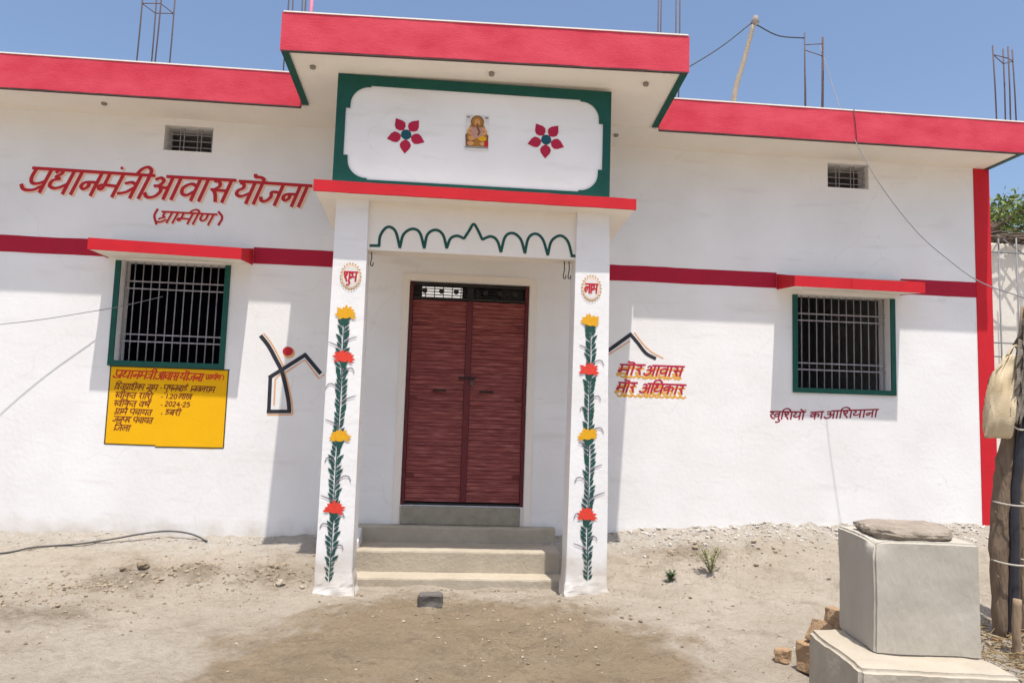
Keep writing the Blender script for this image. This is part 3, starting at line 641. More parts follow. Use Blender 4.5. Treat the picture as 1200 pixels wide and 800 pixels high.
# pillars
def pillar(tx0, tx1, bx0, bx1, zb, name='pillar'):
    bm = bmesh.new(); yf, yb = -1.12, -0.87
    rows = [(zb-0.25, -0.03, 0.04), (zb, -0.018, 0.024), (zb+0.06, -0.008, 0.010), (zb+0.16, 0, 0), (zb+0.7, 0, 0), (0.3, 0, 0), (1.2, 0, 0), (1.648, 0, 0)]
    prev = None
    for i, (z, dl, dr) in enumerate(rows):
        t = min(1, max(0, (z-zb)/(1.648-zb))); x0 = bx0+(tx0-bx0)*t; x1 = bx1+(tx1-bx1)*t
        e = dr*0.8
        ring = []
        for k, (x, y) in enumerate(((x0+dl, yf-e), (x1+dr, yf-e), (x1+dr, yb+e), (x0+dl, yb+e))):
            j = 0.006 if i < 4 else 0.0025
            ring.append(bm.verts.new((x+random.uniform(-j, j), y+random.uniform(-j, j)*0.3, z)))
        if prev:
            for k in range(4): bm.faces.new((prev[k], prev[(k+1) % 4], ring[(k+1) % 4], ring[k]))
        else: bm.faces.new(ring[::-1])
        prev = ring
    bm.faces.new(prev)
    low = [e for e in bm.edges if max(v.co.z for v in e.verts) < zb+0.2 and min(v.co.z for v in e.verts) > zb-0.3]
    bmesh.ops.bevel(bm, geom=[e for e in bm.edges if abs(e.verts[0].co.z-e.verts[1].co.z) > 0.03], offset=0.007, segments=2, affect='EDGES')
    bmesh.ops.triangulate(bm, faces=[f for f in bm.faces if len(f.verts) > 4])
    for _ in range(3):
        es = [e for e in bm.edges if max(v.co.z for v in e.verts) < zb+0.17 and e.calc_length() > 0.03]
        bmesh.ops.subdivide_edges(bm, edges=es, cuts=1, use_grid_fill=True)
    for v in bm.verts:
        k = max(0.0, min(1.0, (zb+0.15-v.co.z)/0.15))
        if k > 0:
            q = v.co*9; v.co += Vector((mnoise.noise(q), mnoise.noise(q+Vector((5, 0, 0)))*0.8, 0))*0.022*k+Vector((mnoise.noise(v.co*31), mnoise.noise(v.co*31+Vector((5, 0, 0))), 0))*0.007*k
    return link(name, bm, 'white', HOUSE)
PIL_L = pillar(-0.955, -0.700, -0.960, -0.680, -1.43); PIL_R = pillar(0.985, 1.255, 0.968, 1.290, -1.42)
PIL_L['label'] = 'left pillar with a painted vine and a round lettered medallion'
PIL_R['label'] = 'right pillar with a painted vine and a round lettered medallion'
FY = -1.1245
def vine(parent, p_top, p_bot, flowers, seed):
    rnd = random.Random(seed); P = Paint(FY-0.0008)
    top = Vector(w2(*p_top, FY)); bot = Vector(w2(*p_bot, FY)); L = (bot-top).length; d = (bot-top)/L; n = Vector((-d.y, d.x))
    if n.x < 0: n = -n
    fl = [Vector(w2(x, y, FY)) for x, y, c in flowers]
    P.ribbon([top, bot], 0.007, 0, smooth=1)
    s = 0.0; k = 0
    while s < L:
        c = top+d*s
        wob = 0.006*math.sin(s*7+seed)
        for side in (-1, 1):
            ln = rnd.uniform(0.058, 0.082)*(1 if s < L*0.93 else 0.7); ang = rnd.uniform(0.5, 0.85)
            u = (-d*math.cos(ang)+n*side*math.sin(ang)); v = Vector((-u.y, u.x))
            b = c+n*(side*0.003+wob); wd = ln*rnd.uniform(0.13, 0.18)
            P.poly([(b.x, b.y), *[((b+u*ln*t+v*wd*q).x, (b+u*ln*t+v*wd*q).y) for t, q in ((.35, 1), (.7, .8), (1, 0), (.7, -.8), (.35, -1))]], 0)
        s += 0.036; k += 1
    P.layer = 1
    for q in range(13):
        s = L*(0.05+0.9*q/13+rnd.uniform(0, 0.05)); side = 1 if (q+seed) % 2 else -1; c = top+d*s
        big = rnd.uniform(0.7, 1.15); sx = side*n
        if rnd.random() < 0.65: pts = [c, c+sx*0.045*big-d*0.05*big, c+sx*0.085*big-d*0.055*big, c+sx*0.105*big-d*0.02*big]
        else: pts = [c, c+sx*0.05*big-d*0.035*big, c+sx*0.115*big-d*0.06*big]
        P.ribbon([(p.x, p.y) for p in pts], 0.009, 1, taper=True)
    for (px, py, col), c in zip(flowers, fl):
        P.layer = 2
        P.poly([(c.x-0.032, c.y-0.03), (c.x+0.032, c.y-0.03), (c.x+0.012, c.y-0.085), (c.x-0.012, c.y-0.085)], 0)
        m = 2 if col == 'y' else 3; P.layer = 3; tilt = rnd.uniform(-14, 14)
        for j in range(10):
            a = math.radians(-28+236*j/9+tilt+rnd.uniform(-6, 6)); u = Vector((math.cos(a), math.sin(a)*0.80)); v = Vector((-u.y, u.x)).normalized()
            ln = rnd.uniform(0.070, 0.096); wd = rnd.uniform(0.010, 0.015)
            P.poly([((c+u*ln*t+v*wd*q).x, (c+u*ln*t+v*wd*q).y) for t, q in ((0, 0), (.4, .9), (.72, 1), (1, 0), (.72, -1), (.4, -.9))], m)
        P.layer = 4; P.disc((c.x, c.y-0.008), 0.040, 0.026, m, 14)
    P.done('painted_vine', ['vine', 'curl', 'flower_yellow', 'flower_red'], parent)
vine(PIL_L, (404, 372), (386, 681), [(405, 368, 'y'), (403, 419, 'r'), (398, 512, 'y'), (391.5, 596, 'r')], 3)
vine(PIL_R, (692, 384), (688, 680), [(692, 377, 'y'), (690.5, 434, 'r'), (688.5, 510, 'y'), (687.5, 604, 'r')], 6)
def medallion(parent, px, py, text):
    c = w2(px, py, FY); P = Paint(FY-0.0008)
    P.disc(c, 0.070, 0.094, 1, 28); P.layer = 1; P.disc(c, 0.060, 0.083, 2, 28); P.layer = 2
    for k in range(22):
        a = 6.2832*k/22; P.disc((c[0]+0.079*math.cos(a), c[1]+0.104*math.sin(a)), 0.0075, 0.0075, 0, 6)
    P.done('medallion', ['ochre', 'pale_ochre', 'paper'], parent)
    P = Paint(FY-0.0030); word(P, text, (c[0]-0.052, c[1]+0.036), (c[0]+0.054, c[1]+0.036), 0.075, 0.08, 0.014)
    P.done('medallion_lettering', ['letter_red'], parent)
medallion(PIL_L, 411, 324, 'sh.u_.bh'); medallion(PIL_R, 693, 338, 'l.aa.bh')

# beam with painted scallops
BY = -1.085
zb_beam = w2(580, 297, BY)[1]-0.02
BEAM = box('beam', (-0.698, 0.984, BY, -0.89, zb_beam, 1.640), 'porch_white', HOUSE)
sc = lambda a: [w2(420+x/4.444, 240+z/4.444, BY) for x, z in a]
P = Paint(BY-0.003)
P.ribbon(sc([(60, 213), (112, 213)]), 0.022, 0, smooth=1)
for seg in ([(108, 213), (113, 165), (138, 125), (165, 116), (195, 142), (216, 224)], [(216, 224), (235, 155), (280, 126), (320, 146), (343, 226)],
            [(343, 226), (360, 155), (402, 131), (440, 156), (460, 226)], [(460, 226), (480, 176), (515, 162), (550, 176)], [(550, 176), (577, 135), (600, 101), (622, 132), (645, 181)],
            [(645, 181), (688, 165), (722, 186), (742, 246)], [(742, 246), (765, 166), (805, 148), (845, 180), (867, 252)], [(867, 252), (885, 175), (922, 151), (960, 180), (986, 262)],
            [(986, 262), (1005, 190), (1050, 161), (1090, 190), (1112, 266)]):
    P.ribbon(sc(seg), 0.022, 0, smooth=6)
P.ribbon(sc([(1106, 266), (1131, 267)]), 0.022, 0, smooth=1)
P.done('scallop_trim', ['dark_green'], BEAM)
for hx in (-0.672, 0.905, 0.945):
    z = zb_beam; ln = 0.10 if hx < 0 else 0.13
    tube('hook', spline([(hx, -1.0, z+0.01), (hx+0.004, -1.0, z-ln*0.5), (hx-0.004, -1.0, z-ln), (hx+0.014, -1.0, z-ln-0.012), (hx+0.018, -1.0, z-ln+0.015)]), 0.0045, 'black', BEAM, 6)

# steps and sill
STEPS = thing('steps', None, None, (0.15, -0.4, -1.5)); TOPS.remove(STEPS); STEPS.parent = HOUSE; STEPS.location = Vector((0.15, -0.4, -1.5))-HOUSE.location
def rough_step(x0, x1, y0, y1, z0, z1):
    bm = bmesh.new(); n = 36; prof = [(y0, z0), (y0, z1-0.018), (y0+0.006, z1-0.005), (y0+0.02, z1), (y1, z1)]
    rows = []
    for i in range(n+1):
        x = x0+(x1-x0)*i/n
        e = 0.009*mnoise.noise(Vector((x*5, y0*9, 1.0)))+0.005*mnoise.noise(Vector((x*14, y0*9, 4.0)))
        rows.append([bm.verts.new((x, y+(e if j < 4 else 0), z+(e*0.6 if j in (1, 2, 3) else 0))) for j, (y, z) in enumerate(prof)])
    for i in range(n):
        for j in range(len(prof)-1): bm.faces.new((rows[i][j], rows[i+1][j], rows[i+1][j+1], rows[i][j+1]))
    for rr in (rows[0], rows[-1]):
        b = bm.verts.new((rr[0].co.x, y1, z0)); bm.faces.new([*rr, b])
    bmesh.ops.recalc_face_normals(bm, faces=bm.faces)
    return link('step', bm, 'concrete', STEPS)
rough_step(-0.765, 1.02, -0.10, -0.001, -1.6, -1.062)
rough_step(-0.775, 1.01, -0.49, -0.101, -1.6, -1.205)
rough_step(-0.790, 1.005, -0.705, -0.491, -1.6, -1.385)
bm = bmesh.new(); add_hexa(bm, [(-0.80, -0.46, -1.5), (-0.70, -0.46, -1.5), (-0.70, -0.02, -1.5), (-0.80, -0.02, -1.5), (-0.80, -0.46, -1.14), (-0.722, -0.46, -1.14), (-0.735, -0.02, -1.07), (-0.80, -0.02, -1.07)], bevel=0.012); link('cheek', bm, 'white', STEPS)
box('door_sill', (-0.40, 0.70, -0.028, 0.199, -1.06, -0.893), 'sill', HOUSE, bevel=0.008)

# door
DR = thing('door', None, None, (0.16, 0.1, -0.89)); TOPS.remove(DR); DR.parent = HOUSE; DR.location = Vector((0.16, 0.1, -0.89))-HOUSE.location
dx0, dx1, dzb, dzt = -0.405, 0.725, -0.888, 1.195
for nm, d in (('door_head', (dx0+0.029, dx1-0.029, 0.03, 0.11, dzt-0.03, dzt)), ('transom_bar', (dx0+0.029, dx1-0.029, 0.035, 0.105, 1.035, 1.057)), ('door_threshold', (dx0+0.029, dx1-0.029, 0.05, 0.11, dzb, dzb+0.018))): box(nm, d, 'transom_dark', DR)
for d in ((dx0, dx0+0.028, 0.03, 0.11, dzb, dzt), (dx1-0.028, dx1, 0.03, 0.11, dzb, dzt)): box('door_jamb', d, 'door_rail', DR)
xm = 0.165
def leaf(x0, x1):
    bm = bmesh.new(); zb, zt = dzb+0.03, 1.03; n = 52; rng = random.Random(int(x0*1000))
    zs = [zb+(zt-zb)*k/n+(rng.uniform(-0.009, 0.009) if 0 < k < n else 0) for k in range(n+1)]
    for k in range(n):
        y = 0.055+rng.uniform(-0.004, 0.004); tl = rng.uniform(-0.003, 0.003); t2 = rng.uniform(0.002, 0.009)
        add_hexa(bm, [(x0, y-t2, zs[k]+0.0015), (x1, y-t2+tl, zs[k]+0.0015), (x1, 0.085, zs[k]+0.0015), (x0, 0.085, zs[k]+0.0015), (x0, y, zs[k+1]-0.0015), (x1, y+tl, zs[k+1]-0.0015), (x1, 0.085, zs[k+1]-0.0015), (x0, 0.085, zs[k+1]-0.0015)])
    add_box(bm, x0, x1, 0.0855, 0.092, zb, zt)
    return link('door_leaf', bm, 'plank', DR)
leaf(dx0+0.031, xm-0.028); leaf(xm+0.030, dx1-0.031)
box('meeting_rail', (xm-0.027, xm+0.029, 0.036, 0.09, dzb+0.028, 1.032), 'door_rail', DR, bevel=0.005)
for hx in (-0.09, 0.35): tube('handle', [(hx-0.06, 0.03, 0.17), (hx-0.05, 0.02, 0.172), (hx+0.05, 0.02, 0.172), (hx+0.06, 0.03, 0.17)], 0.009, 'transom_dark', DR, 6)
box('latch', (xm-0.085, xm+0.075, 0.020, 0.030, 0.285, 0.305), 'transom_dark', DR, bevel=0.003)
bm = bmesh.new(); add_box(bm, xm+0.025, xm+0.062, 0.014, 0.030, 0.225, 0.272, bevel=0.006); link('padlock', bm, 'rebar', DR)
for hx in (dx0+0.045, dx1-0.085):
    for hz in (-0.62, 0.10, 0.80): box('hinge', (hx-0.02, hx+0.06, 0.040, 0.046, hz-0.014, hz+0.014), 'door_rail', DR, bevel=0.002)
bm = bmesh.new()
for z in (1.085, 1.115, 1.142): add_box(bm, dx0+0.03, dx1-0.03, 0.070, 0.078, z-0.004, z+0.004)
for k, x in enumerate(np.linspace(dx0+0.06, dx1-0.06, 13)): add_box(bm, x-0.004, x+0.004, 0.0615, 0.0695, 1.057, 1.166)
add_box(bm, xm-0.028, xm+0.030, 0.056, 0.061, 1.057, 1.166)
for x in (-0.27, -0.11, 0.03, 0.31, 0.45, 0.60): add_tube(bm, [(x, 0.05, 1.118), (x, 0.0555, 1.118)], 0.026, 10)
for x in (-0.345, 0.52, 0.62): add_box(bm, x-0.05, x+0.05, 0.080, 0.084, 1.058, 1.165)
bmesh.ops.recalc_face_normals(bm, faces=bm.faces); link('transom_grille', bm, 'transom_dark', DR)
# raised plaster band round the opening
bm = bmesh.new()
add_box(bm, DOOR[0]-0.065, DOOR[0]-0.004, -0.014, -0.0005, -1.06, 1.268); add_box(bm, DOOR[1]+0.004, DOOR[1]+0.065, -0.014, -0.0005, -1.06, 1.268); add_box(bm, DOOR[0]-0.004, DOOR[1]+0.004, -0.014, -0.0005, 1.204, 1.268)
link('door_surround', bm, 'porch_white', HOUSE)

# windows
def window(W, name, label):
    x0, x1, z0, z1 = W
    w = thing('window', None, None, ((x0+x1)/2, 0, z0)); TOPS.remove(w); w.parent = HOUSE; w.location = Vector(((x0+x1)/2, 0, z0))-HOUSE.location; w['label'] = label
    bm = bmesh.new(); f = 0.048
    add_box(bm, x0-f, x0, -0.016, -0.0005, z0-f, z1-0.01); add_box(bm, x1, x1+f, -0.016, -0.0005, z0-f, z1-0.01); add_box(bm, x0+0.0005, x1-0.0005, -0.016, -0.0005, z0-f, z0)
    link('window_frame', bm, 'green', w)
    bm = bmesh.new(); gy = 0.095; H = z1-z0
    n = 12; sp = (x1-x0)/(n+0.4)
    for k in range(n+1):
        x = x0+0.2*sp+k*sp; add_tube(bm, [(x, gy, z0+0.001), (x+random.uniform(-.004, .004), gy, z1-0.001)], 0.0052, 6)
    for fr in (0.197, 0.27, 0.73, 0.80): add_box(bm, x0+0.001, x1-0.001, gy-0.011, gy-0.007, z1-H*fr-0.006, z1-H*fr+0.006)
    bmesh.ops.recalc_face_normals(bm, faces=bm.faces); link('window_grille', bm, 'steel_white', w)
    bm = bmesh.new()
    add_box(bm, x0, x1, 0.150, 0.153, z0, z1)
    return w
window(LWIN, 'window', 'barred window above the yellow notice'); window(RWIN, 'window', 'barred window above the slogan without a notice')
for V in (LV, RV):
    v = thing('vent', None, None, ((V[0]+V[1])/2, 0, V[2])); TOPS.remove(v); v.parent = HOUSE; v.location = Vector(((V[0]+V[1])/2, 0, V[2]))-HOUSE.location
    bm = bmesh.new(); H = V[3]-V[2]; Wd = V[1]-V[0]
    for k in range(1, 4): z = V[2]+H*k/4; add_box(bm, V[0], V[1], 0.07, 0.078, z-0.0035, z+0.0035)
    for k in (0.28, 0.36, 0.64, 0.72, 0.94): x = V[0]+Wd*k; add_box(bm, x-0.003, x+0.003, 0.060, 0.069, V[2], V[3])
    link('vent_grille', bm, 'steel_white', v)

# window hoods (chajja) with red painted edges, and the painted bands
def hood(x0, x1, zl, zr, label):
    yf = -0.385
    h = hexa('window_hood', [(x0+0.01, yf+0.012, zl-0.008), (x1-0.01, yf+0.012, zr-0.008), (x1-0.01, -0.001, 1.285), (x0+0.01, -0.001, 1.285), (x0+0.01, yf+0.012, zl+0.085), (x1-0.01, yf+0.012, zr+0.085), (x1-0.01, -0.001, 1.42), (x0+0.01, -0.001, 1.42)], 'soffit', HOUSE)
    h['label'] = label
    hexa('hood_top', [(x0+0.0095, yf+0.0105, zl+0.079), (x1-0.0095, yf+0.0105, zr+0.079), (x1-0.0095, -0.001, 1.421), (x0+0.0095, -0.001, 1.421), (x0+0.0095, yf+0.0105, zl+0.086), (x1-0.0095, yf+0.0105, zr+0.086), (x1-0.0095, -0.001, 1.428), (x0+0.0095, -0.001, 1.428)], 'sill', h)
    bm = bmesh.new()
    def hx(c): add_hexa(bm, c)
    hx([(x0, yf, zl-0.010), (x1, yf, zr-0.010), (x1, yf+0.010, zr-0.010), (x0, yf+0.010, zl-0.010), (x0, yf, zl+0.092), (x1, yf, zr+0.092), (x1, yf+0.010, zr+0.092), (x0, yf+0.010, zl+0.092)])
    for xa, xb, z in ((x0, x0+0.009, zl), (x1-0.009, x1, zr)):
        hx([(xa, yf+0.0105, z-0.010), (xb, yf+0.0105, z-0.010), (xb, -0.001, 1.278), (xa, -0.001, 1.278), (xa, yf+0.0105, z+0.092), (xb, yf+0.0105, z+0.092), (xb, -0.001, 1.432), (xa, -0.001, 1.432)])
    link('hood_edge', bm, 'red', h)
HL = (-3.170, -1.868); HR = (3.178, 4.462)
hood(*HL, 1.287, 1.262, 'hood over the window above the yellow notice'); hood(*HR, 1.258, 1.250, 'hood over the window beside the corner band')
for x0, x1 in ((XL, HL[0]-0.002), (HL[1]+0.002, -1.115), (-1.115, 1.5), (1.5, HR[0]-0.002), (HR[1]+0.002, 5.262)):
    if x0 == -1.115: continue
    strip('painted_band', (x0, x1, -0.0025, -0.0005, 1.292, 1.292, 1.445, 1.445), 'band_red', HOUSE, 0.004)
bm = bmesh.new()
add_hexa(bm, [(5.375, -0.006, -1.05), (XR+0.001, -0.006, -1.05), (XR+0.001, -0.0005, -1.05), (5.375, -0.0005, -1.05), (5.236, -0.006, 2.625), (XR+0.001, -0.006, 2.625), (XR+0.001, -0.0005, 2.625), (5.236, -0.0005, 2.625)])
bm.free(); bm = bmesh.new(); add_box(bm, 5.262, XR+0.002, -0.0065, -0.0005, -1.05, 2.625); add_box(bm, XR+0.0005, XR+0.003, -0.0005, 0.16, -1.05, 2.625); link('corner_band', bm, 'red', HOUSE)

# ------------------------------------------------------------------ writing and emblems painted on the wall
WYP = -0.0010
def wall_text(name, rows, mats, cream=None, parent=None):
    P = Paint(WYP if cream is None else WYP-0.0008)
    if cream is not None:
        Q = Paint(WYP)
        for (t, a, b, h, sl, w, mi) in rows: word(Q, t, w2(*a, 0), w2(*b, 0), h, sl, w*cream[2], 0, off=(cream[0], cream[1]))
        Q.done('letter_shadow', [cream[3]], parent or HOUSE)
    for (t, a, b, h, sl, w, mi) in rows: word(P, t, w2(*a, 0), w2(*b, 0), h, sl, w, mi)
    P.done(name, mats, parent or HOUSE)
PXM = 1/124.0
wall_text('heading_lettering', [
    ('pr.dh.aa.n.m.n_.tr.ii', (39, 197), (181, 206), 28*PXM, 0.40, 4.4*PXM, 0),
    ('a.aa.v.aa.s', (181, 206.2), (276, 211.5), 27*PXM, 0.36, 4.4*PXM, 0),
    ('y.o.j.n.aa', (281, 212.5), (365, 218), 26*PXM, 0.36, 4.4*PXM, 0)], ['letter_red'], (0.018, -0.012, 1.15, 'letter_cream'))
wall_text('subheading_lettering', [('gr.aa.m.ii.nn', (190, 248), (254, 251.5), 13*PXM, 0.45, 2.7*PXM, 0)], ['letter_red'], (0.010, -0.008, 1.15, 'letter_cream'))
P = Paint(WYP-0.002)
P.ribbon([w2(x, y, 0) for x, y in ((185, 245), (181, 253), (183.5, 263))], 0.022, 0); P.done('bracket', ['letter_red'], HOUSE)
P = Paint(WYP-0.002); P.ribbon([w2(x, y, 0) for x, y in ((256, 248), (260.5, 255), (256, 264))], 0.022, 0); P.done('bracket', ['letter_red'], HOUSE)
wall_text('slogan_lettering', [
    ('m.o.r', (727, 427), (756, 427.5), 12*PXM, 0.30, 2.5*PXM, 0), ('a.aa.v.aa.s', (758, 428), (802, 429.5), 12*PXM, 0.30, 2.5*PXM, 0),
    ('m.o.r', (725, 448), (747, 448.5), 11.5*PXM, 0.30, 2.5*PXM, 0), ('a.i.dh.k.aa.r', (753, 449), (804, 451), 11.5*PXM, 0.30, 2.5*PXM, 0)], ['letter_crimson'], (-0.012, -0.034, 1.25, 'letter_yellow'))
# squiggles of yellow shading below the two lines
P = Paint(WYP+0.0005)
for y0, xa, xb in ((440.5, 727, 800), (463, 723, 804)):
    pts = []; x = xa; k = 0
    while x < xb: pts.append(w2(x, y0+(1.3 if k % 2 else -0.6)+(x-xa)*0.03, 0)); x += 3.1; k += 1
    P.ribbon(pts, 0.018, 0, smooth=4)
P.done('slogan_underline', ['letter_yellow'], HOUSE)
wall_text('motto_lettering', [('kh.u_.i.sh.y.on', (902.5, 482), (944, 482.5), 9.2*PXM, 0.22, 2.1*PXM, 0), ('k.aa', (950, 483), (965.5, 482), 8.5*PXM, 0.22, 2.1*PXM, 0), ('a.aa.i.sh.y.aa.n.aa', (968, 481.5), (1029.5, 479.5), 9.2*PXM, 0.22, 2.1*PXM, 0)], ['letter_dark'])
# emblem of a figure under a roof, and the second roof line
def em(points, dx=0, dy=0): return [w2(290+(x+dx)/6.4, 370+(y+dy)/6.4, 0) for x, y in points]
P = Paint(WYP)
for pts, dx, dy in (([(100, 150), (160, 228), (215, 330), (250, 400)], 22, -18), ([(255, 410), (285, 520), (310, 640), (318, 735)], 22, 2), ([(335, 742), (150, 742)], 0, -2), ([(195, 670), (205, 475), (240, 440)], 4, 0), ([(285, 425), (430, 330), (538, 470), (575, 440)], 0, 0)):
    P.ribbon(em(pts, dx, dy), 0.014, 1, smooth=4 if len(pts) == 4 and dx else 1)
P.disc(em([(311, 277)])[0], 0.055, 0.052, 1); P.layer = 1
P.ribbon(em([(100, 150), (160, 228), (215, 330), (255, 410), (285, 520), (308, 640), (314, 715)]), 0.037, 0, smooth=4)
P.ribbon(em([(325, 716), (148, 716)]), 0.034, 0, smooth=1); P.ribbon(em([(160, 716), (172, 455)]), 0.034, 0, smooth=1)
P.ribbon(em([(164, 462), (255, 405), (437, 290)]), 0.036, 0, smooth=1); P.ribbon(em([(428, 288), (548, 430)]), 0.036, 0, smooth=1)
P.disc(em([(303, 265)])[0], 0.048, 0.042, 2)
P.done('house_emblem', ['black', 'orange_line', 'letter_red'], HOUSE)
def em2(points, dx=0, dy=0): return [w2(700+(x+dx)/8.43, 380+(y+dy)/8.43, 0) for x, y in points]
P = Paint(WYP)
P.ribbon(em2([(40, 345), (320, 165)]), 0.012, 1, smooth=1); P.ribbon(em2([(365, 80), (440, 180), (530, 270), (650, 335)]), 0.014, 1)
P.layer = 1; P.ribbon(em2([(20, 322), (335, 95)]), 0.036, 0, smooth=1); P.ribbon(em2([(322, 92), (400, 185), (480, 285), (575, 338)]), 0.034, 0)
P.done('roof_emblem', ['black', 'orange_line'], HOUSE)

# yellow notice painted below the left window
bx0, bx1, bz0, bz1 = -3.06, -2.022, -0.412, 0.292
P = Paint(-0.0012); P.poly([(bx0, bz0+0.008), (-2.62, bz0+0.004), (-2.60, bz0-0.012), (bx1-0.09, bz0-0.016), (bx1, bz0+0.002), (bx1, bz1), (bx0, bz1)], 0)
BOARD = P.done('notice', ['board_yellow'], HOUSE)
P = Paint(-0.0020)
for a, b in (((bx0, bz0+0.008), (bx0, bz1)), ((bx1, bz0), (bx1, bz1)), ((bx0-0.008, bz1), (bx1+0.008, bz1)), ((bx0, bz0+0.006), (-2.62, bz0+0.002)), ((-2.62, bz0-0.010), (bx1, bz0-0.004))): P.ribbon([a, b], 0.011, 0, smooth=1)
P.done('notice_border', ['board_edge'], BOARD)
P = Paint(-0.0020); W0 = lambda x, y: w2(x, y, 0)
word(P, 'pr.dh.aa.n.m.n_.tr.ii', W0(136.5, 433.6), W0(185, 435.6), 8.8*PXM, 0.30, 1.9*PXM)
word(P, 'a.aa.v.aa.s', W0(186, 435.6), W0(211, 436.8), 8.6*PXM, 0.30, 1.9*PXM)
word(P, 'y.o.j.n.aa', W0(212.5, 436.9), W0(240, 438.2), 8.4*PXM, 0.30, 1.9*PXM)
word(P, 'gr.aa.m.ii.nn', W0(244, 438.8), W0(260, 439.6), 5.4*PXM, 0.30, 1.2*PXM)
P.ribbon([W0(243, 438), W0(241.6, 441), W0(242.4, 444.6)], 0.009); P.ribbon([W0(261, 439), W0(262.4, 442), W0(261, 445.4)], 0.009)
P.done('notice_title', ['board_red'], BOARD)
P = Paint(-0.0020); b = 1.25*PXM
word(P, 'i.h.t.gr.aa.h.ii.k.aa._.n.aa.m', W0(136, 449), W0(186, 451), 6.6*PXM, 0.28, b); word(P, '-', W0(188, 451), W0(190.5, 451), 6*PXM, 0, b, head=False)
word(P, 'p.u_.ss.n.b.aa.I', W0(193, 450.8), W0(221, 452), 6.6*PXM, 0.28, b); word(P, 'n.v.l.r.aa.m', W0(227, 452.2), W0(253, 453.2), 6.4*PXM, 0.28, b)
P.ribbon([W0(225.6, 452), W0(223.6, 459)], 0.010, smooth=1)
word(P, 'sv.ii.k.ri_.t._.r.aa.i.sh', W0(136, 459.2), W0(180, 461), 6.4*PXM, 0.28, b); word(P, '-', W0(189, 461.5), W0(191.5, 461.5), 6*PXM, 0, b, head=False)
word(P, '1.dot.2.0', W0(195, 461), W0(209, 461.6), 5.6*PXM, 0.15, b); word(P, 'l.aa.kh', W0(210.5, 461.4), W0(226, 462), 5.8*PXM, 0.28, b)
word(P, 'sv.ii.k.ri_.t._.v.ss.r_', W0(134.5, 469), W0(177, 470.6), 6.2*PXM, 0.28, b); word(P, '-', W0(188.5, 471), W0(191, 471), 6*PXM, 0, b, head=False)
word(P, '2.0.2.4.-.2.5', W0(194, 469.6), W0(224, 470.8), 6.0*PXM, 0.15, b)
word(P, 'gr.aa.m._.p.n_.c.aa.y.t', W0(136, 478.4), W0(179, 480.2), 6.2*PXM, 0.28, b); word(P, '-', W0(188.5, 481), W0(191, 481), 6*PXM, 0, b, head=False)
word(P, 'd_.b.r.ii', W0(195, 479.6), W0(213, 480.4), 6.2*PXM, 0.28, b)
word(P, 'j.n.p.d._.p.n_.c.aa.y.t', W0(134, 487.6), W0(180, 489.6), 6.2*PXM, 0.28, b)
word(P, 'i.j.l.aa', W0(135, 497.6), W0(154, 498.4), 6.2*PXM, 0.28, b)
P.done('notice_lettering', ['board_black'], BOARD)

# ------------------------------------------------------------------ reinforcing bars and pole on the roof
def rebar(name_pts, ties, base_z, Y, extra=None):
    x0 = sum(p[0] for p in name_pts)/len(name_pts)
    c = thing('rebar_cage', None, None, (x0, Y, base_z)); TOPS.remove(c); c.parent = HOUSE; c.location = Vector((x0, Y, base_z))-HOUSE.location
    for (xb, yb, xt, zt) in name_pts:
        tube('rebar', [(xb, yb, base_z), ((xb+xt)/2+0.004, yb, (base_z+zt)/2), (xt, yb, zt)], 0.0068, 'rebar', c, 6)
    for z in ties:
        bm = bmesh.new(); q = []
        for (xb, yb, xt, zt) in name_pts:
            t = (z-base_z)/(zt-base_z); q.append(Vector((xb+(xt-xb)*t, yb, z+random.uniform(-.03, .03))))
        order = [0, 1, 3, 2, 0] if len(q) == 4 else [0, 1, 0]
        for a, b_ in zip(order[:-1], order[1:]): add_tube(bm, [q[a], q[b_]], 0.005, 5)
        bmesh.ops.recalc_face_normals(bm, faces=bm.faces); link('tie', bm, 'rebar', c)
rebar([(-3.165, 0.24, -3.15, 4.35), (-3.08, 0.38, -3.08, 4.3), (-2.995, 0.24, -2.97, 4.35), (-2.91, 0.38, -2.90, 4.3)], [3.86], 2.88, 0.3)
rebar([(-1.72, 0.05, -1.70, 4.5), (-1.60, 0.22, -1.62, 4.4), (-1.70, 0.25, -1.72, 4.5), (-1.555, 0.05, -1.54, 4.5)], [3.6], 2.88, 0.15)
rebar([(1.965, 0.02, 1.985, 4.5), (1.99, 0.2, 2.005, 4.5), (2.17, 0.02, 2.175, 4.5), (2.19, 0.2, 2.19, 4.5)], [3.55, 3.80], 2.88, 0.1)
rebar([(3.595, 0.22, 3.585, 3.98), (3.66, 0.38, 3.665, 4.16), (3.775, 0.22, 3.79, 4.03), (3.84, 0.38, 3.865, 4.13)], [3.94], 2.88, 0.3)
rq = [on(px, py, Y).x for px, py, Y in ((1168, 140, -0.38), (1178, 140, -0.24), (1184, 140, -0.38), (1191, 140, -0.24))]
rebar([(rq[0], -0.38, rq[0]-0.02, 3.75), (rq[1], -0.24, rq[1], 3.8), (rq[2], -0.38, rq[2], 3.75), (rq[3], -0.24, rq[3]-0.02, 3.8)], [3.65], 2.88, -0.3)
tube('conduit', [(-1.50, 0.1, 2.88), (-1.495, 0.1, 4.5)], 0.018, 'pink', HOUSE, 8)
POLE_T = on(884.5, 24, 0.4)
pb = on(858, 122, 0.4)
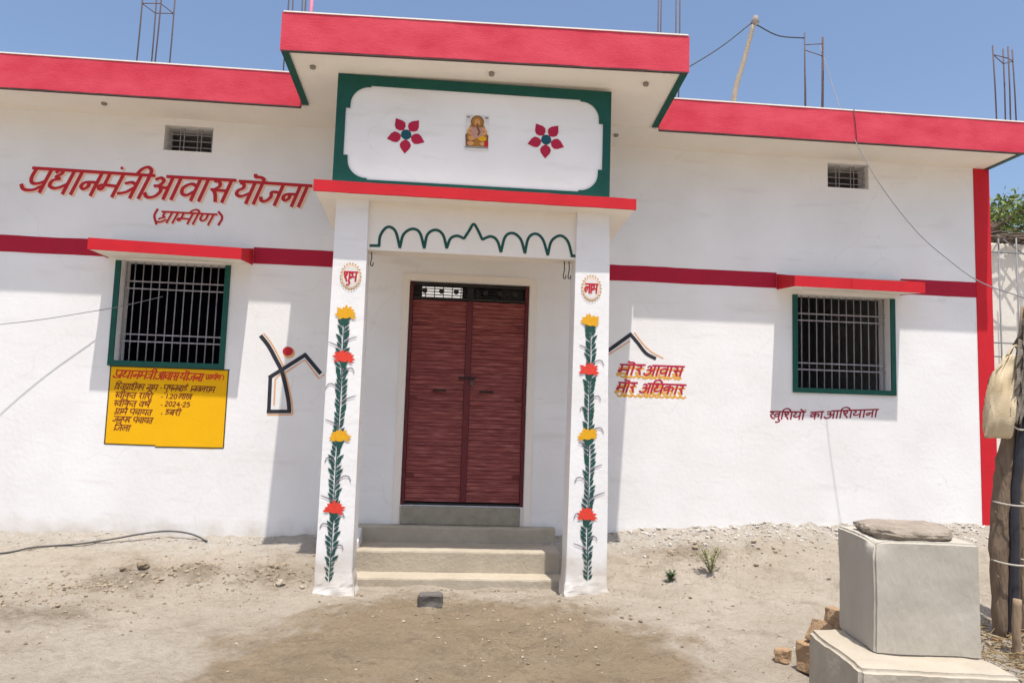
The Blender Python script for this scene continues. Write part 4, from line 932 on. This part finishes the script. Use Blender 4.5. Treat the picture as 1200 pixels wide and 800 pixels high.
bm = bmesh.new(); add_tube(bm, spline([(pb.x-0.03, 0.4, 2.90), (pb.x+0.03, 0.4, 3.45), (pb.x+0.12, 0.4, 3.78), (POLE_T.x-0.01, 0.4, POLE_T.z-0.03)]), [0.032, .031, .031, .03, .03, .029, .029, .028, .028, .027, .027, .026, .026, .025, .025, .024, .024, .023, .023][:19], 8); bmesh.ops.recalc_face_normals(bm, faces=bm.faces)
UP_ = thing('wooden_pole', 'crooked pale wooden pole standing on the flat roof with a wire cap', 'pole', (pb.x, 0.4, 2.90)); link('shaft', bm, 'pole', UP_)
bm = bmesh.new(); add_tube(bm, [POLE_T+Vector((0, 0, -0.05)), POLE_T+Vector((0.004, 0, -0.02)), POLE_T+Vector((0.006, 0, 0.01)), POLE_T+Vector((0.01, 0, 0.045))], [0.03, 0.046, 0.036, 0.026], 10); bmesh.ops.recalc_face_normals(bm, faces=bm.faces); link('insulator', bm, 'box_grey', UP_)

def wire(name, label, pts, r, m, cat='wire', group=None):
    pts = spline(pts, 8); bm = bmesh.new(); add_tube(bm, pts, r, 6); bmesh.ops.recalc_face_normals(bm, faces=bm.faces)
    return link(name, bm, m, base=pts[0], label=label, cat=cat, group=group)
wire('overhead_wire', 'dark wire sagging from the roof pole down behind the porch canopy', [POLE_T, on(845, 55, 0.35), on(805, 80, 0.3), on(770, 100, 0.25)], 0.0065, 'dark_wire')
wire('overhead_wire', 'short wire between the roof pole and the steel bars beside it', [POLE_T+Vector((0.02, 0, -0.05)), on(912, 42, 0.4), (3.665, 0.38, 4.10)], 0.0065, 'dark_wire')
wire('overhead_wire', 'pale wire slanting from the roof bars across the corner of the house', [(3.84, 0.38, 4.02), on(985, 128, -0.3), on(1008, 176, -0.58), on(1034, 220, -0.75), on(1075, 272, -0.95), on(1115, 307, -1.15), on(1150, 331, -1.4), on(1200, 349, -1.7), on(1300, 385, -2.2)], 0.0045, 'wire')
wire('overhead_wire', 'thin wire stretched from the bars of the window over the yellow notice', [(-2.68, 0.075, 0.955), on(150, 357, -0.03), on(113, 364, -0.08), on(0, 380, -0.24), on(-260, 400, -0.7)], 0.0036, 'wire')
tube('fascia_dark_line', [(3.69, -0.534, 2.935), (3.70, -0.536, 2.80), (3.715, -0.536, 2.62)], 0.003, 'dark_wire', HOUSE, 5)  # thin tube added to draw the dark line down the fascia

# ------------------------------------------------------------------ things on the ground
gz = ground_h
def lie(px, py):
    """ground point seen at a pixel"""
    d = FWD + RGT*((px-600)/F_PX) - UP*((py-400)/F_PX)
    t = 2.0
    while t < 12:
        p = Vector((d.x*t, CAM_Y+d.y*t, d.z*t))
        if p.z < gz(p.x, p.y): break
        t += 0.005
    return Vector((p.x, p.y, gz(p.x, p.y)))
# black pipe along the wall foot
CP = []
for px, Y, dz in ((-120, -0.62, .012), (0, -0.44, .014), (40, -0.36, .014), (90, -0.26, .02), (130, -0.18, .035), (170, -0.10, .06), (200, -0.06, .07), (225, -0.06, .05), (243, -0.10, .012)):
    p = on(px, 630, Y); CP.append((p.x, Y, gz(p.x, Y)+dz))
wire('cable', 'black cable lying along the foot of the wall at the left', CP, 0.008, 'cable', cat='cable')

# cement pedestal in the foreground
def quad_prism(q, z0, z1, dz=(0, 0, 0, 0)): return [(x, y, z0) for x, y in q]+[(x, y, z1+d) for (x, y), d in zip(q, dz)]
PED = thing('pedestal', 'plastered grey cement pedestal on a wider ledge in the right foreground', 'pedestal', (2.4, -3.2, -1.5))
LQ = [(1.97, -3.54), (2.69, -3.65), (2.72, -2.90), (2.02, -2.93)]
BQ = [(2.17, -3.33), (2.68, -3.41), (2.735, -2.95), (2.232, -2.87)]
def plaster_block(name, q, z0, z1, m, bevel, dz=(0, 0, 0, 0), amp=0.006, chip=None):
    bm = bmesh.new(); add_hexa(bm, quad_prism(q, z0, z1, dz))
    bmesh.ops.bevel(bm, geom=bm.edges[:], offset=bevel*0.8, segments=3, affect='EDGES')
    bmesh.ops.subdivide_edges(bm, edges=[e for e in bm.edges if e.calc_length() > 0.1], cuts=13, use_grid_fill=True)
    bmesh.ops.triangulate(bm, faces=[f for f in bm.faces if len(f.verts) > 4])
    for v in bm.verts:
        p = v.co; k = Vector((mnoise.noise(p*4.1), mnoise.noise(p*4.1+Vector((9, 0, 0))), mnoise.noise(p*4.1+Vector((0, 9, 0)))))
        v.co = p+k*amp+Vector((mnoise.noise(p*17), mnoise.noise(p*17+Vector((9, 0, 0))), mnoise.noise(p*17+Vector((0, 9, 0)))))*amp*0.35
        if chip and (p-Vector(chip[0])).length < chip[1]: v.co += (Vector(chip[2])-v.co)*0.45*(1-(p-Vector(chip[0])).length/chip[1])
    o = link(name, bm, m, PED, smooth=True); o.data.set_sharp_from_angle(angle=R(65))
    return o
plaster_block('ledge', LQ, -1.62, -1.15, 'ledge', 0.022, (0.0, 0, 0, 0.01), 0.014)
plaster_block('shaft', BQ, -1.152, -0.590, 'block', 0.014, amp=0.008, chip=((2.175, -3.29, -0.59), 0.085, (2.25, -3.25, -0.66)))
bm = bmesh.new(); cx, cyy = 2.455, -3.14
ang = [k/18*6.2832 for k in range(18)]
ringz = [(-0.590, 0.96), (-0.570, 1.03), (-0.545, 1.0), (-0.532, 0.90)]
rr = [0.9+0.16*mnoise.noise(Vector((math.cos(a)*1.7, math.sin(a)*1.7, 3))) for a in ang]
prev = None
for z, s in ringz:
    ring = []
    for a, r in zip(ang, rr):
        c, sn = math.cos(a), math.sin(a); sup = 1/max(abs(c), abs(sn))**0.55
        x = cx+0.245*c*r*s*sup+0.03*sn; y = cyy+0.215*sn*r*s*sup
        ring.append(bm.verts.new((x+random.uniform(-.004, .004), y+random.uniform(-.004, .004), z+random.uniform(-.004, .004))))
    if prev:
        for k in range(18): bm.faces.new((prev[k], prev[(k+1) % 18], ring[(k+1) % 18], ring[k]))
    prev = ring
bm.faces.new(prev)
bmesh.ops.subdivide_edges(bm, edges=bm.edges[:], cuts=1); 
for v in bm.verts: v.co += Vector((mnoise.noise(v.co*24), mnoise.noise(v.co*24+Vector((4, 0, 0))), 0.5*mnoise.noise(v.co*16+Vector((0, 4, 0)))))*0.016
link('stone_slab', bm, 'slab', base=(cx, cyy, -0.592), label='rough flat stone slab lying on top of the cement pedestal', cat='stone')
# broken bricks behind the ledge
def brick(label, c, dims, rot, m='brick'):
    bm = bmesh.new(); a, b_, h = dims
    add_box(bm, -a/2, a/2, -b_/2, b_/2, 0, h, bevel=0.008); bmesh.ops.subdivide_edges(bm, edges=bm.edges[:], cuts=2, use_grid_fill=True)
    for v in bm.verts: v.co += Vector((mnoise.noise(v.co*23), mnoise.noise(v.co*23+Vector((5, 0, 0))), mnoise.noise(v.co*23+Vector((0, 5, 0)))))*0.012
    bmesh.ops.rotate(bm, verts=bm.verts, cent=(0, 0, 0), matrix=Matrix.Rotation(rot[0], 3, 'Z') @ Matrix.Rotation(rot[1], 3, 'Y'))
    bmesh.ops.translate(bm, verts=bm.verts, vec=c)
    return link('brick', bm, m, base=c, label=label, cat='brick')
g0 = gz(2.3, -2.7)
brick('tan broken brick leaning against the back of the cement pedestal', (2.235, -2.66, g0+0.16), (0.12, 0.16, 0.13), (0.3, 0.5))
brick('reddish brick half hidden behind the cement pedestal', (2.31, -2.70, g0+0.26), (0.09, 0.14, 0.12), (0.2, 0.15))
brick('lowest brick of the heap beside the pedestal', (2.24, -2.62, g0), (0.18, 0.18, 0.17), (0.5, 0.0))
brick('small brick lump lying apart on the soil left of the pedestal', (2.10, -2.45, gz(2.10, -2.45)-0.005), (0.10, 0.08, 0.08), (0.9, 0.2))

# stones one can point to
def stone(label, px, py, r, m='stone', flat=0.6, sub=2, name='stone', dz=0.3):
    p = lie(px, py); bm = bmesh.new(); add_rock(bm, (p.x, p.y, p.z+r*flat*dz), r, seed=px*0.01, flat=flat, sub=sub)
    return link(name, bm, m, base=(p.x, p.y, p.z), label=label, cat='stone', smooth=False)
stone('pale squarish stone on the bare soil left of the painted pillar', 328, 685, 0.052, 'stone', 0.8)
stone('small pale stone close beside the foot of the left pillar', 353, 689, 0.028, 'stone', 0.7)
stone('dark lump of earth in the hollow left of the yellow notice', 147, 668, 0.045, 'clod', 0.7, 3, 'earth_clod')
stone('brown lump of earth, bigger of the pair on the left bank', 168, 664, 0.06, 'clod', 0.6, 3, 'earth_clod')
stone('small white chip below the lump of earth on the left bank', 148, 688, 0.022, 'stone', 0.6)
p = lie(522, 712)
bm = bmesh.new(); add_box(bm, p.x-0.20, p.x-0.02, p.y-0.02, p.y+0.06, p.z-0.02, p.z+0.100, bevel=0.02); bmesh.ops.subdivide_edges(bm, edges=bm.edges[:], cuts=1, use_grid_fill=True)
for v in bm.verts: v.co += Vector((mnoise.noise(v.co*15), mnoise.noise(v.co*15+Vector((3, 0, 0))), mnoise.noise(v.co*15+Vector((0, 3, 0)))))*0.02
link('dark_slab', bm, 'stone_dark', base=(p.x-0.11, p.y, p.z), label='dark grey stone block on the ground in front of the steps', cat='stone')

# gravel, plaster crumbs and clods
def scatter(name, n, fn, m, rmin, rmax, flat=0.6, kind='stuff', seed=1):
    rnd = random.Random(seed); bm = bmesh.new()
    for k in range(n):
        x, y = fn(rnd); r = rmin*(rmax/rmin)**(rnd.random()**2.2)
        add_rock(bm, (x, y, gz(x, y)+r*0.15), r, seed=k*0.37, flat=flat, sub=1)
    return link(name, bm, m, kind=kind)
CL = [(random.uniform(-4, 4), -random.uniform(0.3, 3.4), random.uniform(0.15, 0.5)) for _ in range(16)]+[(-2.5, -0.9, 0.25), (-1.5, -0.85, 0.3), (-2.6, -1.3, 0.35), (-1.9, -0.8, 0.2)]
def xy_front(r):
    if r.random() < 0.6:
        c = r.choice(CL); x, y = r.gauss(c[0], c[2]), r.gauss(c[1], c[2]*0.7)
        if -4.6 < x < 4.6 and -3.8 < y < -0.05 and not (-0.85 < x < 1.05 and y > -0.78): return x, y
    while True:
        x = r.uniform(-4.2, 4.2); y = -abs(r.gauss(0, 1.6))-0.05
        if y > -3.8 and not (-0.85 < x < 1.05 and y > -0.78): return x, y
scatter('gravel', 1500, xy_front, 'stone', 0.003, 0.018, seed=2)
scatter('earth_crumbs', 1700, xy_front, 'clod', 0.003, 0.020, seed=3)
scatter('wall_rubble', 1100, lambda r: ((r.uniform(1.5, 5.4), -abs(r.gauss(0, 0.16))-0.01)), 'rubble', 0.005, 0.034, 0.55, seed=4)
scatter('plaster_crumbs', 420, lambda r: ((r.uniform(-4.4, -0.98), -abs(r.gauss(0, 0.12))-0.01)), 'rubble', 0.004, 0.018, 0.5, seed=5)

CH = ((-2.45, -0.95, 0.22), (-1.95, -0.80, 0.16), (-1.35, -0.85, 0.2), (-2.6, -1.35, 0.35), (2.2, -0.45, 0.35), (3.2, -0.5, 0.5))
scatter('loose_clods', 520, lambda r: (lambda c: (r.gauss(c[0], c[2]), min(-0.05, r.gauss(c[1], c[2]*0.6))))(r.choice(CH)), 'clod_pale', 0.006, 0.034, 0.65, seed=8)
# weeds
def weed(label, px, py, h, n, m, seed, spread):
    rnd = random.Random(seed); p = lie(px, py); w = thing('weed', label, 'plant', p)
    sb = bmesh.new(); lb = bmesh.new()
    for k in range(n):
        a = rnd.uniform(0, 6.28); l = h*rnd.uniform(0.55, 1.0); tip = p+Vector((math.cos(a)*spread*rnd.uniform(.3, 1), math.sin(a)*spread*rnd.uniform(.3, 1), l)); mid = (p+tip)/2+Vector((0, 0, l*0.12))
        pts = spline([p, mid, tip], 4); add_tube(sb, pts, 0.0022, 5)
        for q in pts[2:]:
            for j in range(3):
                b = rnd.uniform(0, 6.28); u = Vector((math.cos(b), math.sin(b), rnd.uniform(-0.1, 0.7))).normalized(); v = u.cross(Vector((0, 0, 1))).normalized(); L = rnd.uniform(0.018, 0.036)
                lb.faces.new([lb.verts.new(c) for c in (q, q+u*L*.5+v*L*.28, q+u*L, q+u*L*.5-v*L*.28)])
    bmesh.ops.recalc_face_normals(sb, faces=sb.faces); link('stem', sb, m, w); link('leaves', lb, m, w)
weed('small dark green weed on bare soil right of the painted pillar', 785, 682, 0.10, 7, 'weed_green', 4, 0.06)
weed('dry yellowish weed, taller of the two growing on the right of the pillar', 833, 672, 0.23, 11, 'weed_dry', 9, 0.14)

# ------------------------------------------------------------------ logs, bag and litter at the right edge
def log(label, pts, r, m, name='log_post', cat='post', seg=12):
    P_ = spline(pts, 6); base = P_[0]; bm = bmesh.new(); rs = [r*(1+0.14*mnoise.noise(Vector((i*0.45, r*50, 0)))) for i in range(len(P_))]
    add_tube(bm, P_, rs, seg); bmesh.ops.recalc_face_normals(bm, faces=bm.faces)
    for v in bm.verts: v.co += Vector((mnoise.noise(v.co*14), mnoise.noise(v.co*14+Vector((4, 0, 0))), 0))*r*0.22
    t = thing(name, label, cat, base); link('shaft', bm, m, t); return t, P_
LY = -2.0
lp = lambda px, py, Y=LY: on(px, py, Y)
A, AP = log('leaning brown weathered log post beside the corner of the house', [lp(1176, 752), lp(1171.5, 655), lp(1173, 600), lp(1179, 540), lp(1192, 480), lp(1207, 400), lp(1222, 320)], 0.062, 'log')
B, BP = log('black plastic pipe tied upright between the log posts', [lp(1187, 758, -2.06), lp(1188.5, 660, -2.06), lp(1189.5, 590, -2.06), lp(1195, 530, -2.08), lp(1204, 470, -2.08), lp(1216, 400, -2.06)], 0.036, 'plastic', 'plastic_pipe', 'pipe')
C_, CPp = log('paler log post at the very edge, right of the black pipe', [lp(1203, 752, -1.95), lp(1202, 650, -1.95), lp(1204, 540, -1.95), lp(1210, 430, -1.95), lp(1216, 330, -1.95)], 0.058, 'log_pale')
stake_b = lie(1192, 770)
log('short pale bamboo stake standing in the straw below the black pipe', [stake_b+Vector((0, 0, -0.05)), stake_b+Vector((0.0, 0, 0.13)), stake_b+Vector((0.012, 0, 0.36))], 0.026, 'log_pale', 'bamboo_stake', 'stake', 9)
for k, (xa, xb, ya) in enumerate(((1168, 1180, 560), (1181, 1190, 520), (1195, 1193, 480))):
    tube('stick', spline([lp(xa, 748, -1.92), lp((xa+xb)/2+2, 640, -1.9), lp(xb, ya, -1.9), lp(xb+6, ya-120, -1.88)]), 0.012+0.003*k, 'log_pale', A, 7)
for (py, xa, xb) in ((587, 1165, 1192), (655, 1163, 1200)):
    bm = bmesh.new(); c = (lp(xa, py)+lp(xb, py+2))/2; hw = (lp(xb, py).x-lp(xa, py).x)/2+0.004
    ring = [c+Vector((math.cos(k/20*6.2832)*hw, math.sin(k/20*6.2832)*0.115-0.03, 0.01*math.sin(k/20*6.2832))) for k in range(21)]
    add_tube(bm, ring, 0.0065, 6, cap=False); bmesh.ops.recalc_face_normals(bm, faces=bm.faces); link('rope_tie', bm, 'rope', A)
for k, (px, py, dx, dz, r) in enumerate(((1168, 690, -0.05, 0.10, .013), (1166, 610, -0.06, 0.07, .011), (1174, 560, -0.07, 0.12, .012), (1182, 500, -0.06, 0.10, .010), (1196, 620, 0.04, 0.16, .012))):
    b0 = lp(px+4, py, -2.03); tube('branch_stub', spline([b0, b0+Vector((dx*.5, -0.03, dz*.4)), b0+Vector((dx, -0.05, dz))]), [r, r*.95, r*.9, r*.85, r*.8, r*.75, r*.7, r*.65, r*.6, r*.55, r*.5, r*.45, r*.4], 'log', A, 7)
# cloth bag hanging from the leaning post
BG = thing('cloth_bag', 'beige cloth bag hanging by its knotted neck from the leaning log post', 'bag', lp(1169, 512, -2.12))
bm = bmesh.new()
prof = [(416, 1178, 1194, .030), (424, 1174, 1193, .026), (430, 1171, 1192, .030), (436, 1166, 1191, .042), (444, 1163, 1189, .052), (452, 1160.5, 1188, .058), (460, 1158.5, 1187, .064), (468, 1157.3, 1186, .070), (476, 1156.5, 1186, .074), (484, 1156, 1186, .076), (492, 1155.4, 1186, .072), (499, 1154.8, 1185.5, .060), (505, 1154.4, 1185.5, .045), (510, 1154, 1185.5, .026), (513, 1154.2, 1185, .010)]
prev = None; NS = 64
for r_, (py, xa, xb, dp) in enumerate(prof):
    a = lp(xa, py, -2.12); b_ = lp(xb, py, -2.12); ring = []; g = max(0.0, 1-r_/9)
    for k in range(NS):
        t = k/NS*6.2832; cx_ = (a+b_)/2; hw = (b_.x-a.x)/2
        fold = 0.010*(0.35+g)*math.sin(t*9+1.5*mnoise.noise(Vector((math.cos(t)*2, math.sin(t)*2, r_*0.3)))*3)+0.022*mnoise.noise(Vector((math.cos(t)*2.6, math.sin(t)*2.6, r_*0.33)))
        ring.append(bm.verts.new((cx_.x+math.copysign(abs(math.cos(t))**0.6, math.cos(t))*hw+0.004*math.sin(r_*2.1+k), cx_.y+math.sin(t)*dp+fold*min(1, dp/0.05), cx_.z+0.012*mnoise.noise(Vector((math.cos(t)*3, math.sin(t)*3, r_*0.5))))))
    if prev:
        for k in range(NS): bm.faces.new((prev[k], prev[(k+1) % NS], ring[(k+1) % NS], ring[k]))
    else: bm.faces.new(ring)
    prev = ring
bm.faces.new(prev); bmesh.ops.recalc_face_normals(bm, faces=bm.faces); link('sack', bm, 'bag', BG, smooth=True)
tube('strap', spline([lp(1186, 427, -2.12), lp(1182, 415, -2.10), lp(1190, 405, -2.09), lp(1196, 418, -2.1), lp(1188, 430, -2.12)]), 0.008, 'bag', BG, 6)
# ragged dry bundle wrapped round the post tops
bm = bmesh.new(); rnd = random.Random(5)
for k in range(150):
    t = rnd.random(); py = 370+t*95; xc = 1201-t*9; p = lp(xc+rnd.uniform(-3, 14), py, -2.12+rnd.uniform(-0.08, 0.16))
    L = rnd.uniform(0.12, 0.34); d = Vector((rnd.uniform(-0.42, 0.12), rnd.uniform(-0.2, 0.2), -1)).normalized(); s = d.cross(Vector((rnd.uniform(-.3, .3), 1, 0))).normalized()*rnd.uniform(0.008, 0.022)
    q1 = p+d*L*0.5+Vector((rnd.uniform(-.02, .02), rnd.uniform(-.02, .02), 0)); q2 = p+d*L
    v = [bm.verts.new(c) for c in (p-s*.6, p+s*.6, q1+s, q1-s, q2)]
    bm.faces.new((v[0], v[1], v[2], v[3])); bm.faces.new((v[3], v[2], v[4]))
link('leaf_bundle', bm, 'bundle', base=lp(1200, 470, -2.1), label='ragged bundle of dry grey leaves hung over the top of the leaning log', cat='bundle')
bm = bmesh.new(); c = lp(1196, 492, -2.14)
add_tube(bm, [c+Vector((math.cos(k/24*6.2832)*0.075, 0.01*math.sin(k/4), math.sin(k/24*6.2832)*0.068)) for k in range(25)], 0.006, 6, cap=False)
link('wire_loop', bm, 'rope', base=c, label='round loop of pale wire hanging on the dark post', cat='wire')
def litter(name, n, fn, m, kind, L0, L1, w, seed, **k):
    rnd = random.Random(seed); bm = bmesh.new()
    for _ in range(n):
        x, y, z = fn(rnd); a = rnd.uniform(0, 6.28); L = rnd.uniform(L0, L1); d = Vector((math.cos(a), math.sin(a), rnd.uniform(-0.12, 0.25))); 
        add_tube(bm, [(x, y, z), Vector((x, y, z))+d*L], w*rnd.uniform(.6, 1.3), 4)
    bmesh.ops.recalc_face_normals(bm, faces=bm.faces)
    return link(name, bm, m, kind=kind, **k)
def strawxy(r):
    x = r.gauss(3.85, 0.42); y = r.gauss(-2.35, 0.34); return x, y, gz(x, y)+r.uniform(0.0, 0.045)
litter('straw_litter', 520, strawxy, 'straw', 'stuff', 0.04, 0.16, 0.0035, 11)
litter('twig_litter', 160, lambda r: (lambda q: (q[0], q[1], gz(*q)+0.004))(xy_front(r)), 'straw', 'stuff', 0.02, 0.09, 0.0016, 21)
for k, (px, py, r, m, lb) in enumerate(((1168, 748, 0.05, 'brick', 'reddish brown clod at the foot of the leaning log'), (1160, 752, 0.035, 'stone', 'pale stone in the straw at the foot of the leaning log'))):
    stone(lb, px, py+4, r, m, 0.7, 2)

RW = thing('added_rear_wall', 'limewashed wall added behind the house to brighten the grille over the door', 'wall', (0, 8.3, -1.2))  # added sunlit backdrop, so the door grille shows white instead of blue sky
bm = bmesh.new(); add_box(bm, -3, 3.2, 8.3, 8.5, -1.3, 3.4, bevel=0.02); link('wall_face', bm, 'lime', RW)

# ------------------------------------------------------------------ beyond the corner: limewashed wall, thatch, wire mesh, trees
BW = thing('boundary_wall', 'limewashed neighbouring wall seen past the corner of the house', 'wall', (9.0, 2.2, -0.95))
bm = bmesh.new(); add_box(bm, 5.9, 14, 2.2, 2.42, -1.1, 2.45, bevel=0.02); link('wall_face', bm, 'lime', BW)
bm = bmesh.new(); rnd = random.Random(3)
for _ in range(900):
    x = rnd.uniform(5.9, 14); y = rnd.uniform(1.95, 2.7); z = 2.46+max(0, 0.16-abs(y-2.35)*0.35)*rnd.random(); a = rnd.gauss(0, 0.5); L = rnd.uniform(0.15, 0.5)
    d = Vector((math.cos(a), math.sin(a), rnd.uniform(-0.25, 0.25))); add_tube(bm, [(x, y, z), Vector((x, y, z))+d*L], rnd.uniform(0.006, 0.014), 4)
bmesh.ops.recalc_face_normals(bm, faces=bm.faces); link('thatch', bm, 'thatch', base=(9, 2.3, 2.45), label='dark old thatch lying along the top of the limewashed wall', cat='thatch')
bm = bmesh.new()
for px in (1172, 1193, 1216, 1240): p = on(px, 350, 1.9); add_tube(bm, [(p.x, 1.9, -1.1), (p.x, 1.9, 2.45)], 0.010, 6)
for z in (on(1180, 296, 1.9).z, on(1180, 402, 1.9).z, on(1180, 418, 1.9).z): add_tube(bm, [(5.9, 1.9, z), (12, 1.9, z)], 0.010, 6)
a, b_ = on(1168, 275, 1.9), on(1200, 298, 1.9); add_tube(bm, [a, b_], 0.008, 6)
bmesh.ops.recalc_face_normals(bm, faces=bm.faces); link('wire_fence', bm, 'wire', base=(9, 1.9, -1.0), label='thin grey wire mesh standing in front of the limewashed wall', cat='fence')

def tree(label, x, y, h, crown, m, n, seed, leaf=0.16, group='trees beyond the house'):
    rnd = random.Random(seed); base = Vector((x, y, gz(x, y)-0.05)); t = thing('tree', label, 'tree', base, group)
    bm = bmesh.new(); top = base+Vector((rnd.uniform(-.3, .3), rnd.uniform(-.3, .3), h*0.62))
    add_tube(bm, spline([base, base+Vector((0.1, 0, h*.3)), top]), [h*0.03*(1-0.05*i) for i in range(13)], 8)
    tips = []
    for k in range(15):
        s = rnd.uniform(0.3, 1.0); p = base.lerp(top, s); a = rnd.uniform(0, 6.28); el = rnd.uniform(0.15, 1.1); L = crown*rnd.uniform(0.5, 1.1)
        d = Vector((math.cos(a)*math.cos(el), math.sin(a)*math.cos(el), math.sin(el))); q = p+d*L
        pts = spline([p, p+d*L*.5+Vector((0, 0, L*.08)), q], 4); add_tube(bm, pts, [h*0.010*(1-0.09*i) for i in range(len(pts))], 5); tips += pts[3:]
    bmesh.ops.recalc_face_normals(bm, faces=bm.faces); link('trunk', bm, 'bark', t)
    lb = bmesh.new()
    for k in range(n):
        c = rnd.choice(tips)+Vector((rnd.gauss(0, 1), rnd.gauss(0, 1), rnd.gauss(0, 0.8)))*crown*0.14
        u = Vector((rnd.uniform(-1, 1), rnd.uniform(-1, 1), rnd.uniform(-1, 1))).normalized(); v = u.cross(Vector((rnd.uniform(-1, 1), rnd.uniform(-1, 1), rnd.uniform(-1, 1)))).normalized(); L = leaf*rnd.uniform(.6, 1.2)
        lb.faces.new([lb.verts.new(w_) for w_ in (c, c+u*L*.5+v*L*.22, c+u*L, c+u*L*.5-v*L*.22)])
    link('crown', lb, m, t)
tree('sparse yellow green tree nearest to the corner of the house, beyond the thatch', 13.15, 10.0, 9.4, 1.25, 'leaf_pale', 5200, 5, 0.15)
tree('dense green tree behind the thatch at the picture edge', 14.75, 11.0, 9.3, 2.0, 'leaf', 13000, 8, 0.16)
tree('low bushy tree farther off behind the limewashed wall', 20.6, 18.0, 12.6, 3.0, 'leaf', 9000, 12, 0.2)

# ------------------------------------------------------------------ lift everything so that the camera stands at eye height above zero
for o in TOPS:
    o.location.z += LIFT
    if 'category' in o and 'kind' not in o: o['kind'] = 'thing'
cam.location.z += LIFT
for o in bpy.data.objects:
    if o.type == 'MESH': o.data.validate()
